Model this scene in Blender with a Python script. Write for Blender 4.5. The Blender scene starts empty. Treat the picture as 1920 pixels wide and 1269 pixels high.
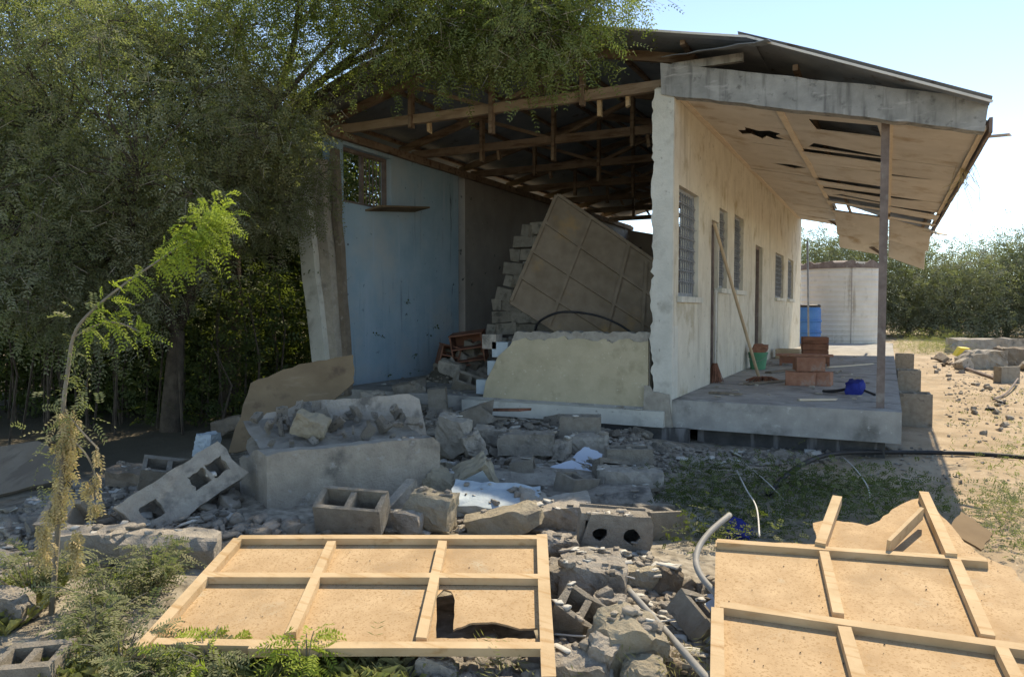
import bpy, bmesh, math, random
import numpy as np
from mathutils import Vector, Matrix, noise
from mathutils.geometry import tessellate_polygon
random.seed(7); RNG = np.random.default_rng(7)
R = math.radians
scn = bpy.context.scene
COL = scn.collection

# ------------------------------------------------------------------ camera, sky, sun, exposure
YAW = 26.7; FPX = 1400.0; PITCH = math.degrees(math.atan(54.5/1400)); EYE = Vector((0, 0, 1.6))
cam = bpy.data.cameras.new('camera'); cam.sensor_width = 36; cam.lens = FPX/1920*36
cam.clip_start = .05; cam.clip_end = 1500
co = bpy.data.objects.new('camera', cam); COL.objects.link(co)
co.location = EYE; co.rotation_euler = (R(90-PITCH), 0, R(YAW)); scn.camera = co

SUN = Vector((.10, .77, 1.0)).normalized()
world = bpy.data.worlds.new('World'); scn.world = world; world.use_nodes = True
nt = world.node_tree; bg = nt.nodes['Background']
sky = nt.nodes.new('ShaderNodeTexSky'); sky.sky_type = 'NISHITA'; sky.sun_disc = False
sky.sun_elevation = math.asin(SUN.z); sky.sun_rotation = math.atan2(SUN.x, SUN.y)
sky.air_density = .65; sky.dust_density = 0; sky.ozone_density = 3.5; sky.altitude = 50
nt.links.new(sky.outputs[0], bg.inputs[0]); bg.inputs[1].default_value = .142
sl = bpy.data.lights.new('sun', 'SUN'); sl.energy = 2.45; sl.angle = R(.5); sl.color = (1, .97, .92)
so = bpy.data.objects.new('sun', sl); COL.objects.link(so)
so.rotation_euler = SUN.to_track_quat('Z', 'Y').to_euler(); so.location = (5, 20, 25)
vs = scn.view_settings
vs.view_transform = 'Standard'; vs.look = 'None'; vs.gamma = 1; vs.use_curve_mapping = False
vs.exposure = 1.40
vs.use_white_balance = True; vs.white_balance_temperature = 8700; vs.white_balance_tint = 9
scn.cycles.max_bounces = 8; scn.cycles.diffuse_bounces = 4; scn.cycles.transmission_bounces = 4
scn.cycles.use_denoising = True

# ------------------------------------------------------------------ layout helpers (a sight line meets a real plane)
_cy, _sy = math.cos(R(YAW)), math.sin(R(YAW)); _cp, _sp = math.cos(R(PITCH)), math.sin(R(PITCH))
FW = Vector((-_sy*_cp, _cy*_cp, -_sp)); RT = Vector((_cy, _sy, 0)); UP = RT.cross(FW)
def ray(px, py):
    v = FW + RT*((px-960)/FPX) + UP*(-(py-634.5)/FPX)
    return v / (v.x*-_sy + v.y*_cy)
def at(px, py, d): return EYE + ray(px, py)*d
def atz(px, py, z): v = ray(px, py); return EYE + v*((z-EYE.z)/v.z)
def atx(px, py, x): v = ray(px, py); return EYE + v*(x/v.x)
def aty(px, py, y): v = ray(px, py); return EYE + v*(y/v.y)

def nz(x, y, z=0): return noise.noise(Vector((x, y, z)))
def ground_h(x, y):
    h = .1
    h += .26*math.exp(-(((x+4.1)/2.3)**2+((y-7.1)/1.25)**2))
    h += .16*math.exp(-(((x+4.2)/1.6)**2+((y-3.9)/1.1)**2))
    h += .05*math.exp(-(((x+1.2)/.9)**2+((y-3.2)/1.3)**2))
    h += 1.05*math.exp(-(((x+5.95)/.75)**2+((y-10.5)/.95)**2)) + .25*math.exp(-(((x+5.6)/1.0)**2+((y-8.6)/.8)**2))
    h += .03*nz(x*.9, y*.9) + .015*nz(x*3.1, y*3.1, 4)
    return h
def gp(px, py):
    v = ray(px, py); t = 1.2
    while t < 120:
        p = EYE + v*t
        if p.z <= ground_h(p.x, p.y): break
        t *= 1.006
    return Vector((p.x, p.y, ground_h(p.x, p.y)))

# ------------------------------------------------------------------ materials
def lin(c): return tuple(c)+(1,)
def M(name, cols, scale=5, bump=.35, bscale=45, rough=.92, stain=None, streak=None, rand=0, transl=0, spec=.25, speck=None, metal=0, bdist=.02, coord='Object'):
    m = bpy.data.materials.new(name); m.use_nodes = True
    t = m.node_tree; n = t.nodes; l = t.links; p = n['Principled BSDF']
    tc = n.new('ShaderNodeTexCoord'); src = tc.outputs[coord]
    def noi(sc, det=6, vec=None, rgh=.6):
        a = n.new('ShaderNodeTexNoise'); a.inputs['Scale'].default_value = sc; a.inputs['Detail'].default_value = det
        a.inputs['Roughness'].default_value = rgh
        l.new(vec or src, a.inputs['Vector']); return a.outputs['Fac']
    def ramp(f, stops):
        r = n.new('ShaderNodeValToRGB'); e = r.color_ramp.elements
        while len(e) < len(stops): e.new(.5)
        for q, (pos, c) in zip(e, stops):
            q.position = pos; q.color = lin(c) if len(c) == 3 else c
        l.new(f, r.inputs[0]); return r.outputs[0]
    def mix(f, a, b, mode='MIX'):
        x = n.new('ShaderNodeMix'); x.data_type = 'RGBA'; x.blend_type = mode
        if isinstance(f, float): x.inputs[0].default_value = f
        else: l.new(f, x.inputs[0])
        for i, v in ((6, a), (7, b)):
            if isinstance(v, tuple): x.inputs[i].default_value = lin(v)
            else: l.new(v, x.inputs[i])
        return x.outputs[2]
    def mask(f, lo, hi):
        r = n.new('ShaderNodeMapRange'); r.inputs[1].default_value = lo; r.inputs[2].default_value = hi
        l.new(f, r.inputs[0]); return r.outputs[0]
    k = len(cols)
    c = ramp(noi(scale), [(.32+.36*i/max(1, k-1), q) for i, q in enumerate(cols)])
    for st in (stain or []):
        c = mix(mask(noi(st[1], 8), st[2], st[3]), c, st[0])
    for st in (streak or []):
        mp = n.new('ShaderNodeMapping'); mp.inputs['Scale'].default_value = st[1]; l.new(src, mp.inputs[0])
        c = mix(mask(noi(1, 7, mp.outputs[0]), st[2], st[3]), c, st[0])
    if speck:
        v = n.new('ShaderNodeTexVoronoi'); v.inputs['Scale'].default_value = speck[1]; l.new(src, v.inputs['Vector'])
        s = n.new('ShaderNodeSeparateColor'); l.new(v.outputs['Color'], s.inputs[0])
        c = mix(mask(s.outputs[0], speck[2], speck[3]), c, speck[0])
    if rand:
        oi = n.new('ShaderNodeObjectInfo'); h = n.new('ShaderNodeHueSaturation')
        mr = n.new('ShaderNodeMapRange'); mr.inputs[3].default_value = 1-rand; mr.inputs[4].default_value = 1+rand
        l.new(oi.outputs['Random'], mr.inputs[0]); l.new(mr.outputs[0], h.inputs['Value']); l.new(c, h.inputs['Color']); c = h.outputs[0]
    l.new(c, p.inputs['Base Color'])
    p.inputs['Roughness'].default_value = rough; p.inputs['Metallic'].default_value = metal
    p.inputs['Specular IOR Level'].default_value = spec
    if bump:
        b = n.new('ShaderNodeBump'); b.inputs['Strength'].default_value = bump; b.inputs['Distance'].default_value = bdist
        fb = n.new('ShaderNodeMath'); fb.operation = 'MULTIPLY_ADD'; l.new(noi(bscale*4.3, 4, None, .7), fb.inputs[0]); fb.inputs[1].default_value = .35; l.new(noi(bscale, 8, None, .7), fb.inputs[2]); l.new(fb.outputs[0], b.inputs['Height']); l.new(b.outputs[0], p.inputs['Normal'])
    if transl:
        tr = n.new('ShaderNodeBsdfTranslucent'); ms = n.new('ShaderNodeMixShader'); ms.inputs[0].default_value = transl
        l.new(mix(.5, c, (.30, .42, .05), 'MIX'), tr.inputs[0])
        l.new(p.outputs[0], ms.inputs[1]); l.new(tr.outputs[0], ms.inputs[2])
        l.new(ms.outputs[0], n['Material Output'].inputs[0])
    return m

MAT = {}
MAT['concrete'] = M('grey concrete', [(.335, .295, .24), (.465, .415, .345)], 7, .9, 32, bdist=.03, stain=[((.17, .16, .14), 3, .55, .7), ((.48, .46, .42), 11, .6, .72)], rand=.16)
MAT['block'] = M('cement block', [(.29, .255, .205), (.42, .375, .31)], 14, 1, 70, bdist=.03, stain=[((.36, .34, .30), 6, .56, .68), ((.11, .10, .09), 9, .6, .72)], rand=.15)
MAT['slab'] = M('porch concrete', [(.26, .25, .23), (.40, .385, .35)], 4, .4, 40, stain=[((.15, .145, .13), 2.2, .55, .7), ((.5, .48, .44), 16, .62, .72)])
MAT['beam'] = M('weathered beam', [(.22, .225, .215), (.36, .36, .345)], 5, .5, 40, stain=[((.12, .12, .115), 8, .56, .68)], streak=[((.15, .15, .145), (9, 9, 1.0), .53, .66), ((.42, .41, .40), (3, 3, 14), .58, .7)])
MAT['dark_base'] = M('dark foundation', [(.06, .058, .055), (.12, .115, .105)], 6, .5, 40, streak=[((.22, .21, .2), (8, 8, 1), .56, .66)])  # dark grey base colour with paler upright streaks
MAT['cream'] = M('cream render', [(.52, .475, .385), (.62, .575, .48)], 3.2, .35, 55, stain=[((.36, .30, .20), 2.1, .55, .72), ((.30, .27, .21), 12, .63, .72)], streak=[((.30, .26, .20), (2.4, 2.4, .45), .57, .74), ((.40, .345, .27), (8, 8, .8), .57, .72), ((.62, .57, .45), (5, 5, .6), .6, .72)])
MAT['cream_low'] = M('yellow cream render', [(.43, .365, .245), (.53, .455, .315)], 4.5, .45, 45, stain=[((.30, .25, .16), 3, .58, .75), ((.60, .54, .40), 24, .62, .7)])
MAT['pillar'] = M('whitewashed pillar', [(.50, .49, .43), (.62, .60, .53)], 4, .5, 30, stain=[((.34, .32, .27), 3, .56, .72), ((.24, .22, .18), 11, .64, .74)], streak=[((.28, .26, .2), (5, 5, .8), .6, .75)])
MAT['blue'] = M('blue paint', [(.265, .405, .50), (.355, .49, .575)], 2.2, .25, 30, stain=[((.43, .48, .50), .9, .48, .70), ((.045, .06, .075), 9, .66, .72)], streak=[((.07, .095, .12), (4, 4, .55), .66, .72), ((.22, .30, .37), (9, 9, .8), .60, .72), ((.38, .49, .58), (2, 6, .4), .55, .7)])
MAT['tan'] = M('tan wall paint', [(.27, .245, .225), (.35, .32, .295)], 2, .3, 30, stain=[((.05, .05, .05), 4.5, .64, .69), ((.42, .40, .38), 5.5, .65, .7)])
MAT['teal'] = M('pale blue reveal', [(.36, .43, .46), (.46, .52, .54)], 8, .4, 40)
MAT['mortar'] = M('rough mortar', [(.33, .295, .245), (.45, .41, .345)], 12, .9, 60, stain=[((.2, .19, .17), 7, .55, .7)])
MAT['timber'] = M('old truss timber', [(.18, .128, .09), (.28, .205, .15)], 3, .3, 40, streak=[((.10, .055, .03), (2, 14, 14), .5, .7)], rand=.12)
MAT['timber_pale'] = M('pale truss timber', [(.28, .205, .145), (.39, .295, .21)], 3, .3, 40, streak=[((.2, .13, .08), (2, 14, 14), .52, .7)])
MAT['iron'] = M('zinc sheet', [(.18, .20, .225), (.26, .28, .30)], 3, .1, 30, rough=.55, spec=.5, stain=[((.10, .06, .04), 4, .6, .72)], rand=.10, metal=.3)
MAT['soffit'] = M('soffit board', [(.53, .475, .41), (.63, .575, .51)], 2.5, .15, 40, stain=[((.40, .31, .22), 2, .55, .7), ((.66, .6, .52), 6, .62, .7)], streak=[((.46, .39, .31), (1, 1.5, 9), .60, .74)], rand=.07)
MAT['batten'] = M('pale batten', [(.58, .47, .35), (.66, .56, .43)], 6, .2, 60)
MAT['plaster'] = M('plaster shard', [(.48, .46, .41), (.60, .58, .52)], 8, .6, 40, stain=[((.38, .35, .29), 5, .52, .66)])
MAT['rust'] = M('rusted steel', [(.15, .115, .10), (.24, .19, .165)], 9, .4, 90, rough=.8, stain=[((.28, .25, .22), 5, .58, .7)])
MAT['grille'] = M('grey steel grille', [(.17, .18, .19), (.28, .29, .30)], 9, .2, 90, rough=.6)
MAT['door'] = M('grey steel door', [(.17, .175, .18), (.24, .245, .25)], 4, .15, 60, rough=.6, stain=[((.12, .08, .06), 5, .62, .72)])
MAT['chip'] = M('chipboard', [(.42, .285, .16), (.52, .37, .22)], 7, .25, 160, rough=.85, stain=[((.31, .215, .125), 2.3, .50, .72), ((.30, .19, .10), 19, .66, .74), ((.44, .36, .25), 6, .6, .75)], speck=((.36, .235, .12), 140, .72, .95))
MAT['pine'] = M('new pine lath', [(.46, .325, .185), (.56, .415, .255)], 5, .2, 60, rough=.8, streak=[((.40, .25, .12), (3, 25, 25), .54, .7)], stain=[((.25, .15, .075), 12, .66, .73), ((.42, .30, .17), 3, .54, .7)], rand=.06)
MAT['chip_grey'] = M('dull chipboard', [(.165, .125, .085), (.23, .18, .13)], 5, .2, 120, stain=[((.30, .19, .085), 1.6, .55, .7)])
MAT['ply'] = M('brown hardboard', [(.17, .115, .065), (.235, .165, .095)], 3, .15, 60, stain=[((.12, .08, .05), 4, .57, .7)], streak=[((.27, .2, .13), (2, 2, 9), .6, .7)])
MAT['card'] = M('weathered board', [(.17, .135, .10), (.23, .19, .145)], 4, .2, 40, streak=[((.16, .13, .1), (14, 2, 2), .52, .6)])
MAT['yellow_rock'] = M('rendered chunk', [(.37, .315, .225), (.46, .40, .295)], 10, 1, 30, bdist=.03, stain=[((.30, .26, .2), 7, .55, .68)], rand=.1)
MAT['pale_rock'] = M('pale mortar chunk', [(.38, .335, .275), (.50, .445, .375)], 9, 1, 28, bdist=.035, stain=[((.18, .165, .14), 5, .52, .66), ((.46, .43, .38), 17, .6, .7)], rand=.15)
MAT['brown_rock'] = M('earthy chunk', [(.20, .16, .12), (.29, .24, .185)], 8, 1, 30, bdist=.03, stain=[((.4, .36, .3), 9, .6, .7)], rand=.15)
MAT['blue_sheet'] = M('pale blue sheet', [(.50, .58, .66), (.62, .69, .76)], 5, .15, 30, rough=.6)
MAT['pvc'] = M('grey conduit', [(.21, .205, .19), (.29, .285, .265)], 8, .1, 80, rough=.6, stain=[((.3, .28, .25), 12, .6, .7)])
MAT['black'] = M('black rubber', [(.014, .014, .015), (.03, .03, .032)], 8, .1, 80, rough=.6)
MAT['wire'] = M('pale wire', [(.5, .48, .44), (.6, .58, .54)], 8, 0, 80, rough=.6)
MAT['blue_plastic'] = M('blue plastic', [(.03, .15, .40), (.05, .20, .48)], 4, .1, 60, rough=.5, spec=.4, stain=[((.12, .2, .3), 6, .6, .72)])
MAT['navy'] = M('navy cloth', [(.012, .022, .16), (.02, .04, .24)], 8, .4, 30, rough=.85)
MAT['green_plastic'] = M('green plastic', [(.06, .22, .12), (.09, .28, .16)], 4, .05, 60, rough=.5)
MAT['tank'] = M('white tank', [(.58, .55, .49), (.67, .64, .58)], 2, .1, 30, rough=.7, stain=[((.45, .42, .36), 3, .58, .75)], streak=[((.40, .36, .30), (5, 5, .4), .6, .72)])
MAT['brick'] = M('old red brick', [(.30, .135, .085), (.40, .21, .14)], 9, .8, 40, stain=[((.36, .30, .26), 6, .57, .7)], rand=.2)
MAT['brown_wood'] = M('red brown wood', [(.20, .085, .055), (.29, .135, .085)], 5, .3, 50, streak=[((.10, .05, .03), (2, 14, 14), .5, .7)])
MAT['grey_wood'] = M('greyed pole wood', [(.40, .29, .18), (.52, .40, .27)], 4, .2, 50)
MAT['straw'] = M('dry straw', [(.40, .30, .15), (.56, .44, .25)], 9, 0, rough=.9, transl=.25)
MAT['yellow'] = M('yellow plastic', [(.75, .55, .06), (.8, .62, .1)], 3, 0, rough=.5)
MAT['bark'] = M('dark bark', [(.055, .042, .032), (.12, .095, .07)], 10, .9, 40)
MAT['twig'] = M('grey twig', [(.16, .14, .11), (.26, .23, .18)], 8, .2, 60)
MAT['pale_twig'] = M('pale dry twig', [(.26, .23, .18), (.38, .34, .27)], 2, 0)
MAT['leaf_dusty'] = M('dusty leaf', [(.11, .118, .06), (.185, .19, .11), (.32, .31, .215)], 2.2, 0, spec=.08, rough=.9, transl=.42)
MAT['leaf_green'] = M('green leaf', [(.085, .11, .036), (.15, .18, .065), (.24, .26, .12)], 1.6, 0, spec=.1, rough=.8, transl=.42)
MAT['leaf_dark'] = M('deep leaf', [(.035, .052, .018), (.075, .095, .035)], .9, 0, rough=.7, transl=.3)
MAT['leaf_fresh'] = M('fresh leaf', [(.22, .29, .035), (.34, .41, .07)], 3, 0, rough=.65, transl=.45)
MAT['leaf_far_hazed'] = M('hazed far acacia leaf', [(.12, .13, .085), (.18, .185, .125), (.25, .25, .175)], .9, 0, rough=.8, transl=.3)  # distance haze put into the leaf colour, paler and greyer
MAT['weed'] = M('weed leaf', [(.12, .135, .065), (.20, .21, .115), (.29, .27, .17)], 4, 0, spec=.1, rough=.8, transl=.3)
MAT['dry_grass'] = M('dry grass', [(.30, .25, .11), (.22, .24, .08), (.42, .35, .18)], 1.6, 0, rough=.9, transl=.3)

# ------------------------------------------------------------------ mesh builders
def link(name, me, parent=None):
    o = bpy.data.objects.new(name, me); COL.objects.link(o)
    if parent: o.parent = parent
    return o
def tag(o, label=None, cat=None, group=None, kind=None):
    if label: o['label'] = label
    if cat: o['category'] = cat
    if group: o['group'] = group
    if kind: o['kind'] = kind
    return o
def empty(name, loc=(0, 0, 0), label=None, cat=None, group=None, parent=None):
    o = bpy.data.objects.new(name, None); COL.objects.link(o); o.location = loc; o.empty_display_size = .1
    if parent: o.parent = parent
    return tag(o, label, cat, group)
class MB:
    def __init__(s): s.v = []; s.f = []
    def add(s, vs, fs):
        b = len(s.v); s.v += [tuple(x) for x in vs]; s.f += [tuple(i+b for i in q) for q in fs]; return s
    def box(s, lo, hi, mtx=None):
        vs = [Vector((x, y, z)) for x in (lo[0], hi[0]) for y in (lo[1], hi[1]) for z in (lo[2], hi[2])]
        if mtx: vs = [mtx @ q for q in vs]
        return s.add(vs, [(0, 1, 3, 2), (4, 6, 7, 5), (0, 4, 5, 1), (2, 3, 7, 6), (0, 2, 6, 4), (1, 5, 7, 3)])
    def bar(s, a, b, w, h, up=(0, 0, 1), rag=0):
        a = Vector(a); b = Vector(b); d = (b-a); L = d.length; d = d/L
        sd = d.cross(Vector(up))
        if sd.length < 1e-4: sd = d.cross(Vector((1, 0, 0)))
        sd.normalize(); u = sd.cross(d)
        k = max(1, int(L/.5)); vs = []; fs = []
        for i in range(k+1):
            c = a + d*(L*i/k) + (sd*random.uniform(-1, 1)+u*random.uniform(-1, 1))*(.003 if 0 < i < k else 0)
            for (p, q) in ((-1, -1), (1, -1), (1, 1), (-1, 1)):
                e = random.uniform(-rag, rag)*d if i in (0, k) else Vector()
                vs.append(c + sd*p*w/2 + u*q*h/2 + e)
        for i in range(k):
            for j in range(4): fs.append((i*4+j, i*4+(j+1) % 4, i*4+4+(j+1) % 4, i*4+4+j))
        fs += [(3, 2, 1, 0), (k*4, k*4+1, k*4+2, k*4+3)]
        return s.add(vs, fs)
    def tube(s, pts, r, n=6, cap=True):
        pts = [Vector(p) for p in pts]; rr = r if isinstance(r, (list, tuple)) else [r]*len(pts)
        vs = []; fs = []; ref = Vector((.31, .2, .93))
        for i, p in enumerate(pts):
            d = (pts[min(i+1, len(pts)-1)]-pts[max(i-1, 0)])
            if d.length < 1e-7: d = Vector((0, 0, 1))
            d.normalize(); x = d.cross(ref)
            if x.length < 1e-3: x = d.cross(Vector((1, 0, 0)))
            x.normalize(); y = d.cross(x)
            for j in range(n):
                t = 2*math.pi*j/n; vs.append(p + (x*math.cos(t)+y*math.sin(t))*rr[i])
        for i in range(len(pts)-1):
            for j in range(n): fs.append((i*n+j, i*n+(j+1) % n, i*n+n+(j+1) % n, i*n+n+j))
        if cap: fs += [tuple(range(n))[::-1], tuple(range((len(pts)-1)*n, len(pts)*n))]
        return s.add(vs, fs)
    def lathe(s, prof, n=24, c=(0, 0, 0)):
        vs = []; fs = []
        for (r, z) in prof:
            for j in range(n):
                t = 2*math.pi*j/n; vs.append((c[0]+r*math.cos(t), c[1]+r*math.sin(t), c[2]+z))
        for i in range(len(prof)-1):
            for j in range(n): fs.append((i*n+j, i*n+(j+1) % n, i*n+n+(j+1) % n, i*n+n+j))
        fs += [tuple(range(n))[::-1], tuple(range((len(prof)-1)*n, len(prof)*n))]
        return s.add(vs, fs)
    def prism(s, loops, O, u, v, n, th):
        """polygon (first loop) with holes, in the basis u,v at O, thickened along n"""
        tess = tessellate_polygon([[Vector((a, b, 0)) for a, b in lp] for lp in loops])
        flat = [q for lp in loops for q in lp]; N = len(flat)
        vs = [O+u*a+v*b for a, b in flat]; vs += [p+n*th for p in vs]
        fs = []
        for t in tess:
            fs.append(tuple(i+N for i in t)); fs.append(tuple(reversed(t)))
        k = 0
        for lp in loops:
            m = len(lp)
            for i in range(m):
                a, b = k+i, k+(i+1) % m; fs.append((a, b, b+N, a+N))
            k += m
        return s.add(vs, fs)
    def build(s, name, mat, parent=None, smooth=False, loc=None):
        me = bpy.data.meshes.new(name)
        vs = s.v
        if loc is not None: vs = [(a-loc[0], b-loc[1], c-loc[2]) for a, b, c in vs]
        me.from_pydata(vs, [], s.f); me.materials.append(MAT[mat] if isinstance(mat, str) else mat)
        bm = bmesh.new(); bm.from_mesh(me); bmesh.ops.recalc_face_normals(bm, faces=bm.faces); bm.to_mesh(me); bm.free()
        if smooth: me.shade_smooth()
        o = link(name, me, parent)
        if loc is not None: o.location = loc
        return o
def npmesh(name, V, F, mat):
    """V (n,3), F (m,4) quads by numpy"""
    me = bpy.data.meshes.new(name); nv = len(V); nf = len(F)
    me.vertices.add(nv); me.vertices.foreach_set('co', np.ascontiguousarray(V, np.float32).ravel())
    me.loops.add(nf*4); me.loops.foreach_set('vertex_index', np.ascontiguousarray(F, np.int32).ravel())
    me.polygons.add(nf); me.polygons.foreach_set('loop_start', np.arange(0, nf*4, 4, dtype=np.int32))
    me.polygons.foreach_set('loop_total', np.full(nf, 4, np.int32))
    me.update(calc_edges=True); me.materials.append(MAT[mat]); return me
X, Y, Z = Vector((1, 0, 0)), Vector((0, 1, 0)), Vector((0, 0, 1))
def jag(a, b, n, amp):
    """ragged 2D line from a to b, without b"""
    out = []; dx, dy = b[0]-a[0], b[1]-a[1]; L = math.hypot(dx, dy) or 1
    for i in range(n):
        t = i/n; e = random.uniform(-amp, amp) if i else 0
        out.append((a[0]+dx*t-dy/L*e, a[1]+dy*t+dx/L*e))
    return out

# ------------------------------------------------------------------ ground: one sheet to the horizon
def axis(lo, a, b, hi, step):
    fine = list(np.arange(a, b, step)); o = []
    x = a; s = step
    while x > lo: s *= 1.35; x -= s; o.append(x)
    o = o[::-1]+fine; x = b; s = step
    while x < hi: o.append(x); s *= 1.35; x += s
    return o+[x]
def build_ground():
    xs = axis(-400, -11, 5, 400, .13); ys = axis(-60, .6, 14, 600, .13)
    vs = []; nx = len(xs)
    for y in ys:
        for x in xs:
            near = abs(x) < 40 and abs(y) < 60
            vs.append((x, y, ground_h(x, y)+(.02*nz(x*7, y*7, 9) if near else 0)))
    V = np.array(vs); i = np.arange(len(ys)-1)[:, None]*nx + np.arange(nx-1)[None]
    F = np.stack([i, i+1, i+1+nx, i+nx], -1).reshape(-1, 4)
    m = M('ground', [(.265, .20, .125), (.375, .285, .19), (.46, .365, .255)], 1.7, .6, 30,
          stain=[((.25, .21, .15), 5, .55, .68), ((.56, .48, .37), 22, .62, .7), ((.36, .29, .20), 60, .66, .72)])
    t = m.node_tree; n = t.nodes; l = t.links; p = n['Principled BSDF']
    c = p.inputs['Base Color'].links[0].from_socket
    tc = n.new('ShaderNodeTexCoord'); sx = n.new('ShaderNodeSeparateXYZ'); l.new(tc.outputs['Object'], sx.inputs[0])
    no = n.new('ShaderNodeTexNoise'); no.inputs['Scale'].default_value = .9; no.inputs['Detail'].default_value = 8; l.new(tc.outputs['Object'], no.inputs[0])
    ad = n.new('ShaderNodeMath'); ad.operation = 'MULTIPLY_ADD'; l.new(no.outputs[0], ad.inputs[0]); ad.inputs[1].default_value = 3.0; l.new(sx.outputs[0], ad.inputs[2])
    mr = n.new('ShaderNodeMapRange'); mr.inputs[1].default_value = 1.6; mr.inputs[2].default_value = .6; l.new(ad.outputs[0], mr.inputs[0])
    n2 = n.new('ShaderNodeTexNoise'); n2.inputs['Scale'].default_value = 14; n2.inputs['Detail'].default_value = 8; l.new(tc.outputs['Object'], n2.inputs[0])
    rp = n.new('ShaderNodeValToRGB'); rp.color_ramp.elements[0].position = .35; rp.color_ramp.elements[1].position = .65
    rp.color_ramp.elements[0].color = (.18, .155, .12, 1); rp.color_ramp.elements[1].color = (.40, .355, .285, 1); l.new(n2.outputs[0], rp.inputs[0])
    mx = n.new('ShaderNodeMix'); mx.data_type = 'RGBA'; l.new(mr.outputs[0], mx.inputs[0]); l.new(c, mx.inputs[6]); l.new(rp.outputs[0], mx.inputs[7])
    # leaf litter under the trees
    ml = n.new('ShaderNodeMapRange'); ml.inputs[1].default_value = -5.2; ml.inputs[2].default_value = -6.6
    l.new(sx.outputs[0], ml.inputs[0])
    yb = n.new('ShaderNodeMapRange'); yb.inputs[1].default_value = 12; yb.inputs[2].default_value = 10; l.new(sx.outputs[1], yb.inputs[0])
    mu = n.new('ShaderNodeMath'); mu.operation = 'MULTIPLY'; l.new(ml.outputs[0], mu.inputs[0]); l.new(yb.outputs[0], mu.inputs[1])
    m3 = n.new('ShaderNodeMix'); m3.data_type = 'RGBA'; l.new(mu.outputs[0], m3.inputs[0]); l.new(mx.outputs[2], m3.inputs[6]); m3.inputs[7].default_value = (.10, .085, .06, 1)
    # west of the house and behind it the bare sand shows again
    yb2 = n.new('ShaderNodeMapRange'); yb2.inputs[1].default_value = 10.5; yb2.inputs[2].default_value = 12.0; l.new(sx.outputs[1], yb2.inputs[0])
    m4 = n.new('ShaderNodeMix'); m4.data_type = 'RGBA'; l.new(yb2.outputs[0], m4.inputs[0]); l.new(m3.outputs[2], m4.inputs[6]); l.new(c, m4.inputs[7])
    l.new(m4.outputs[2], p.inputs['Base Color'])
    MAT['ground'] = m
    o = link('ground', npmesh('ground', V, F, 'ground')); tag(o, kind='structure')
build_ground()

# ------------------------------------------------------------------ the ruined house
XR, XL, YF, YB, ZF, ZP = -2.12, -6.9, 8.2, 21.6, .5, .6
house = empty('ruined_house', (-4.5, YF, .1), 'half collapsed single storey house with a porch, open roof trusses and a missing front wall', 'house')
HI = Matrix.Translation(-house.location)
def hp(mb, name, mat, parent=house, smooth=False):
    """a part (or sub-part) of the house; coordinates of the place"""
    o = mb.build(name, mat, None, smooth)
    o.parent = parent
    o.matrix_parent_inverse = Matrix.Translation(-house.location)
    return o
def hempty(name):
    o = bpy.data.objects.new(name, None); COL.objects.link(o); o.parent = house
    o.location = -house.location; return o
def sub(mb, name, mat, par, smooth=False):
    o = mb.build(name, mat, None, smooth); o.parent = par
    if par.type == 'MESH': o.matrix_parent_inverse = Matrix.Identity(4)
    return o

# floor slab and foundation course
b = MB(); b.box((XL-.2, YF-.02, .02), (XR-.003, YB, ZF)); hp(b, 'floor_slab', 'slab')
b = MB(); b.box((-4.75, YF-.16, .30), (XR-.06, YF-.022, .475)); hp(b, 'plinth', 'pillar')
blocks = [(-4.78, -4.02), (-4.0, -3.42), (-3.40, -3.0)]
for (x0, x1) in blocks:
    b = MB(); b.box((x0, YF-.12-random.uniform(0, .04), .02), (x1, YF-.024, .297)); hp(b, 'foundation_block', 'block')
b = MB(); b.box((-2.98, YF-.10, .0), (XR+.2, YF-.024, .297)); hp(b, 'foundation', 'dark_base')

# the porch wall with its openings (X = XR plane)
TW = .22
openings = [  # y0, y1, z0, z1, kind
    (8.40, 9.38, 1.75, 3.0, 'window'), (10.14, 10.62, .602, 2.8, 'doorway'), (10.66, 11.25, 1.9, 3.02, 'window'),
    (11.8, 12.6, 1.9, 3.06, 'window'), (13.87, 14.7, .602, 2.75, 'door'), (16.5, 17.9, 1.85, 2.8, 'window'), (18.7, 19.8, 1.85, 2.8, 'window')]
def wall_with_openings():
    b = MB(); y = YF+.0; top = 4.05
    for (y0, y1, z0, z1, k) in openings:
        b.box((XR-TW, y, .58), (XR, y0, top))
        if z0 > .61: b.box((XR-TW, y0, .58), (XR, y1, z0))
        b.box((XR-TW, y0, z1), (XR, y1, top)); y = y1
    b.box((XR-TW, y, .58), (XR, YB, top))
    return hp(b, 'wall', 'cream')
wr = wall_with_openings(); wr['label'] = 'cream rendered wall along the porch, streaked with dirt'
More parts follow.
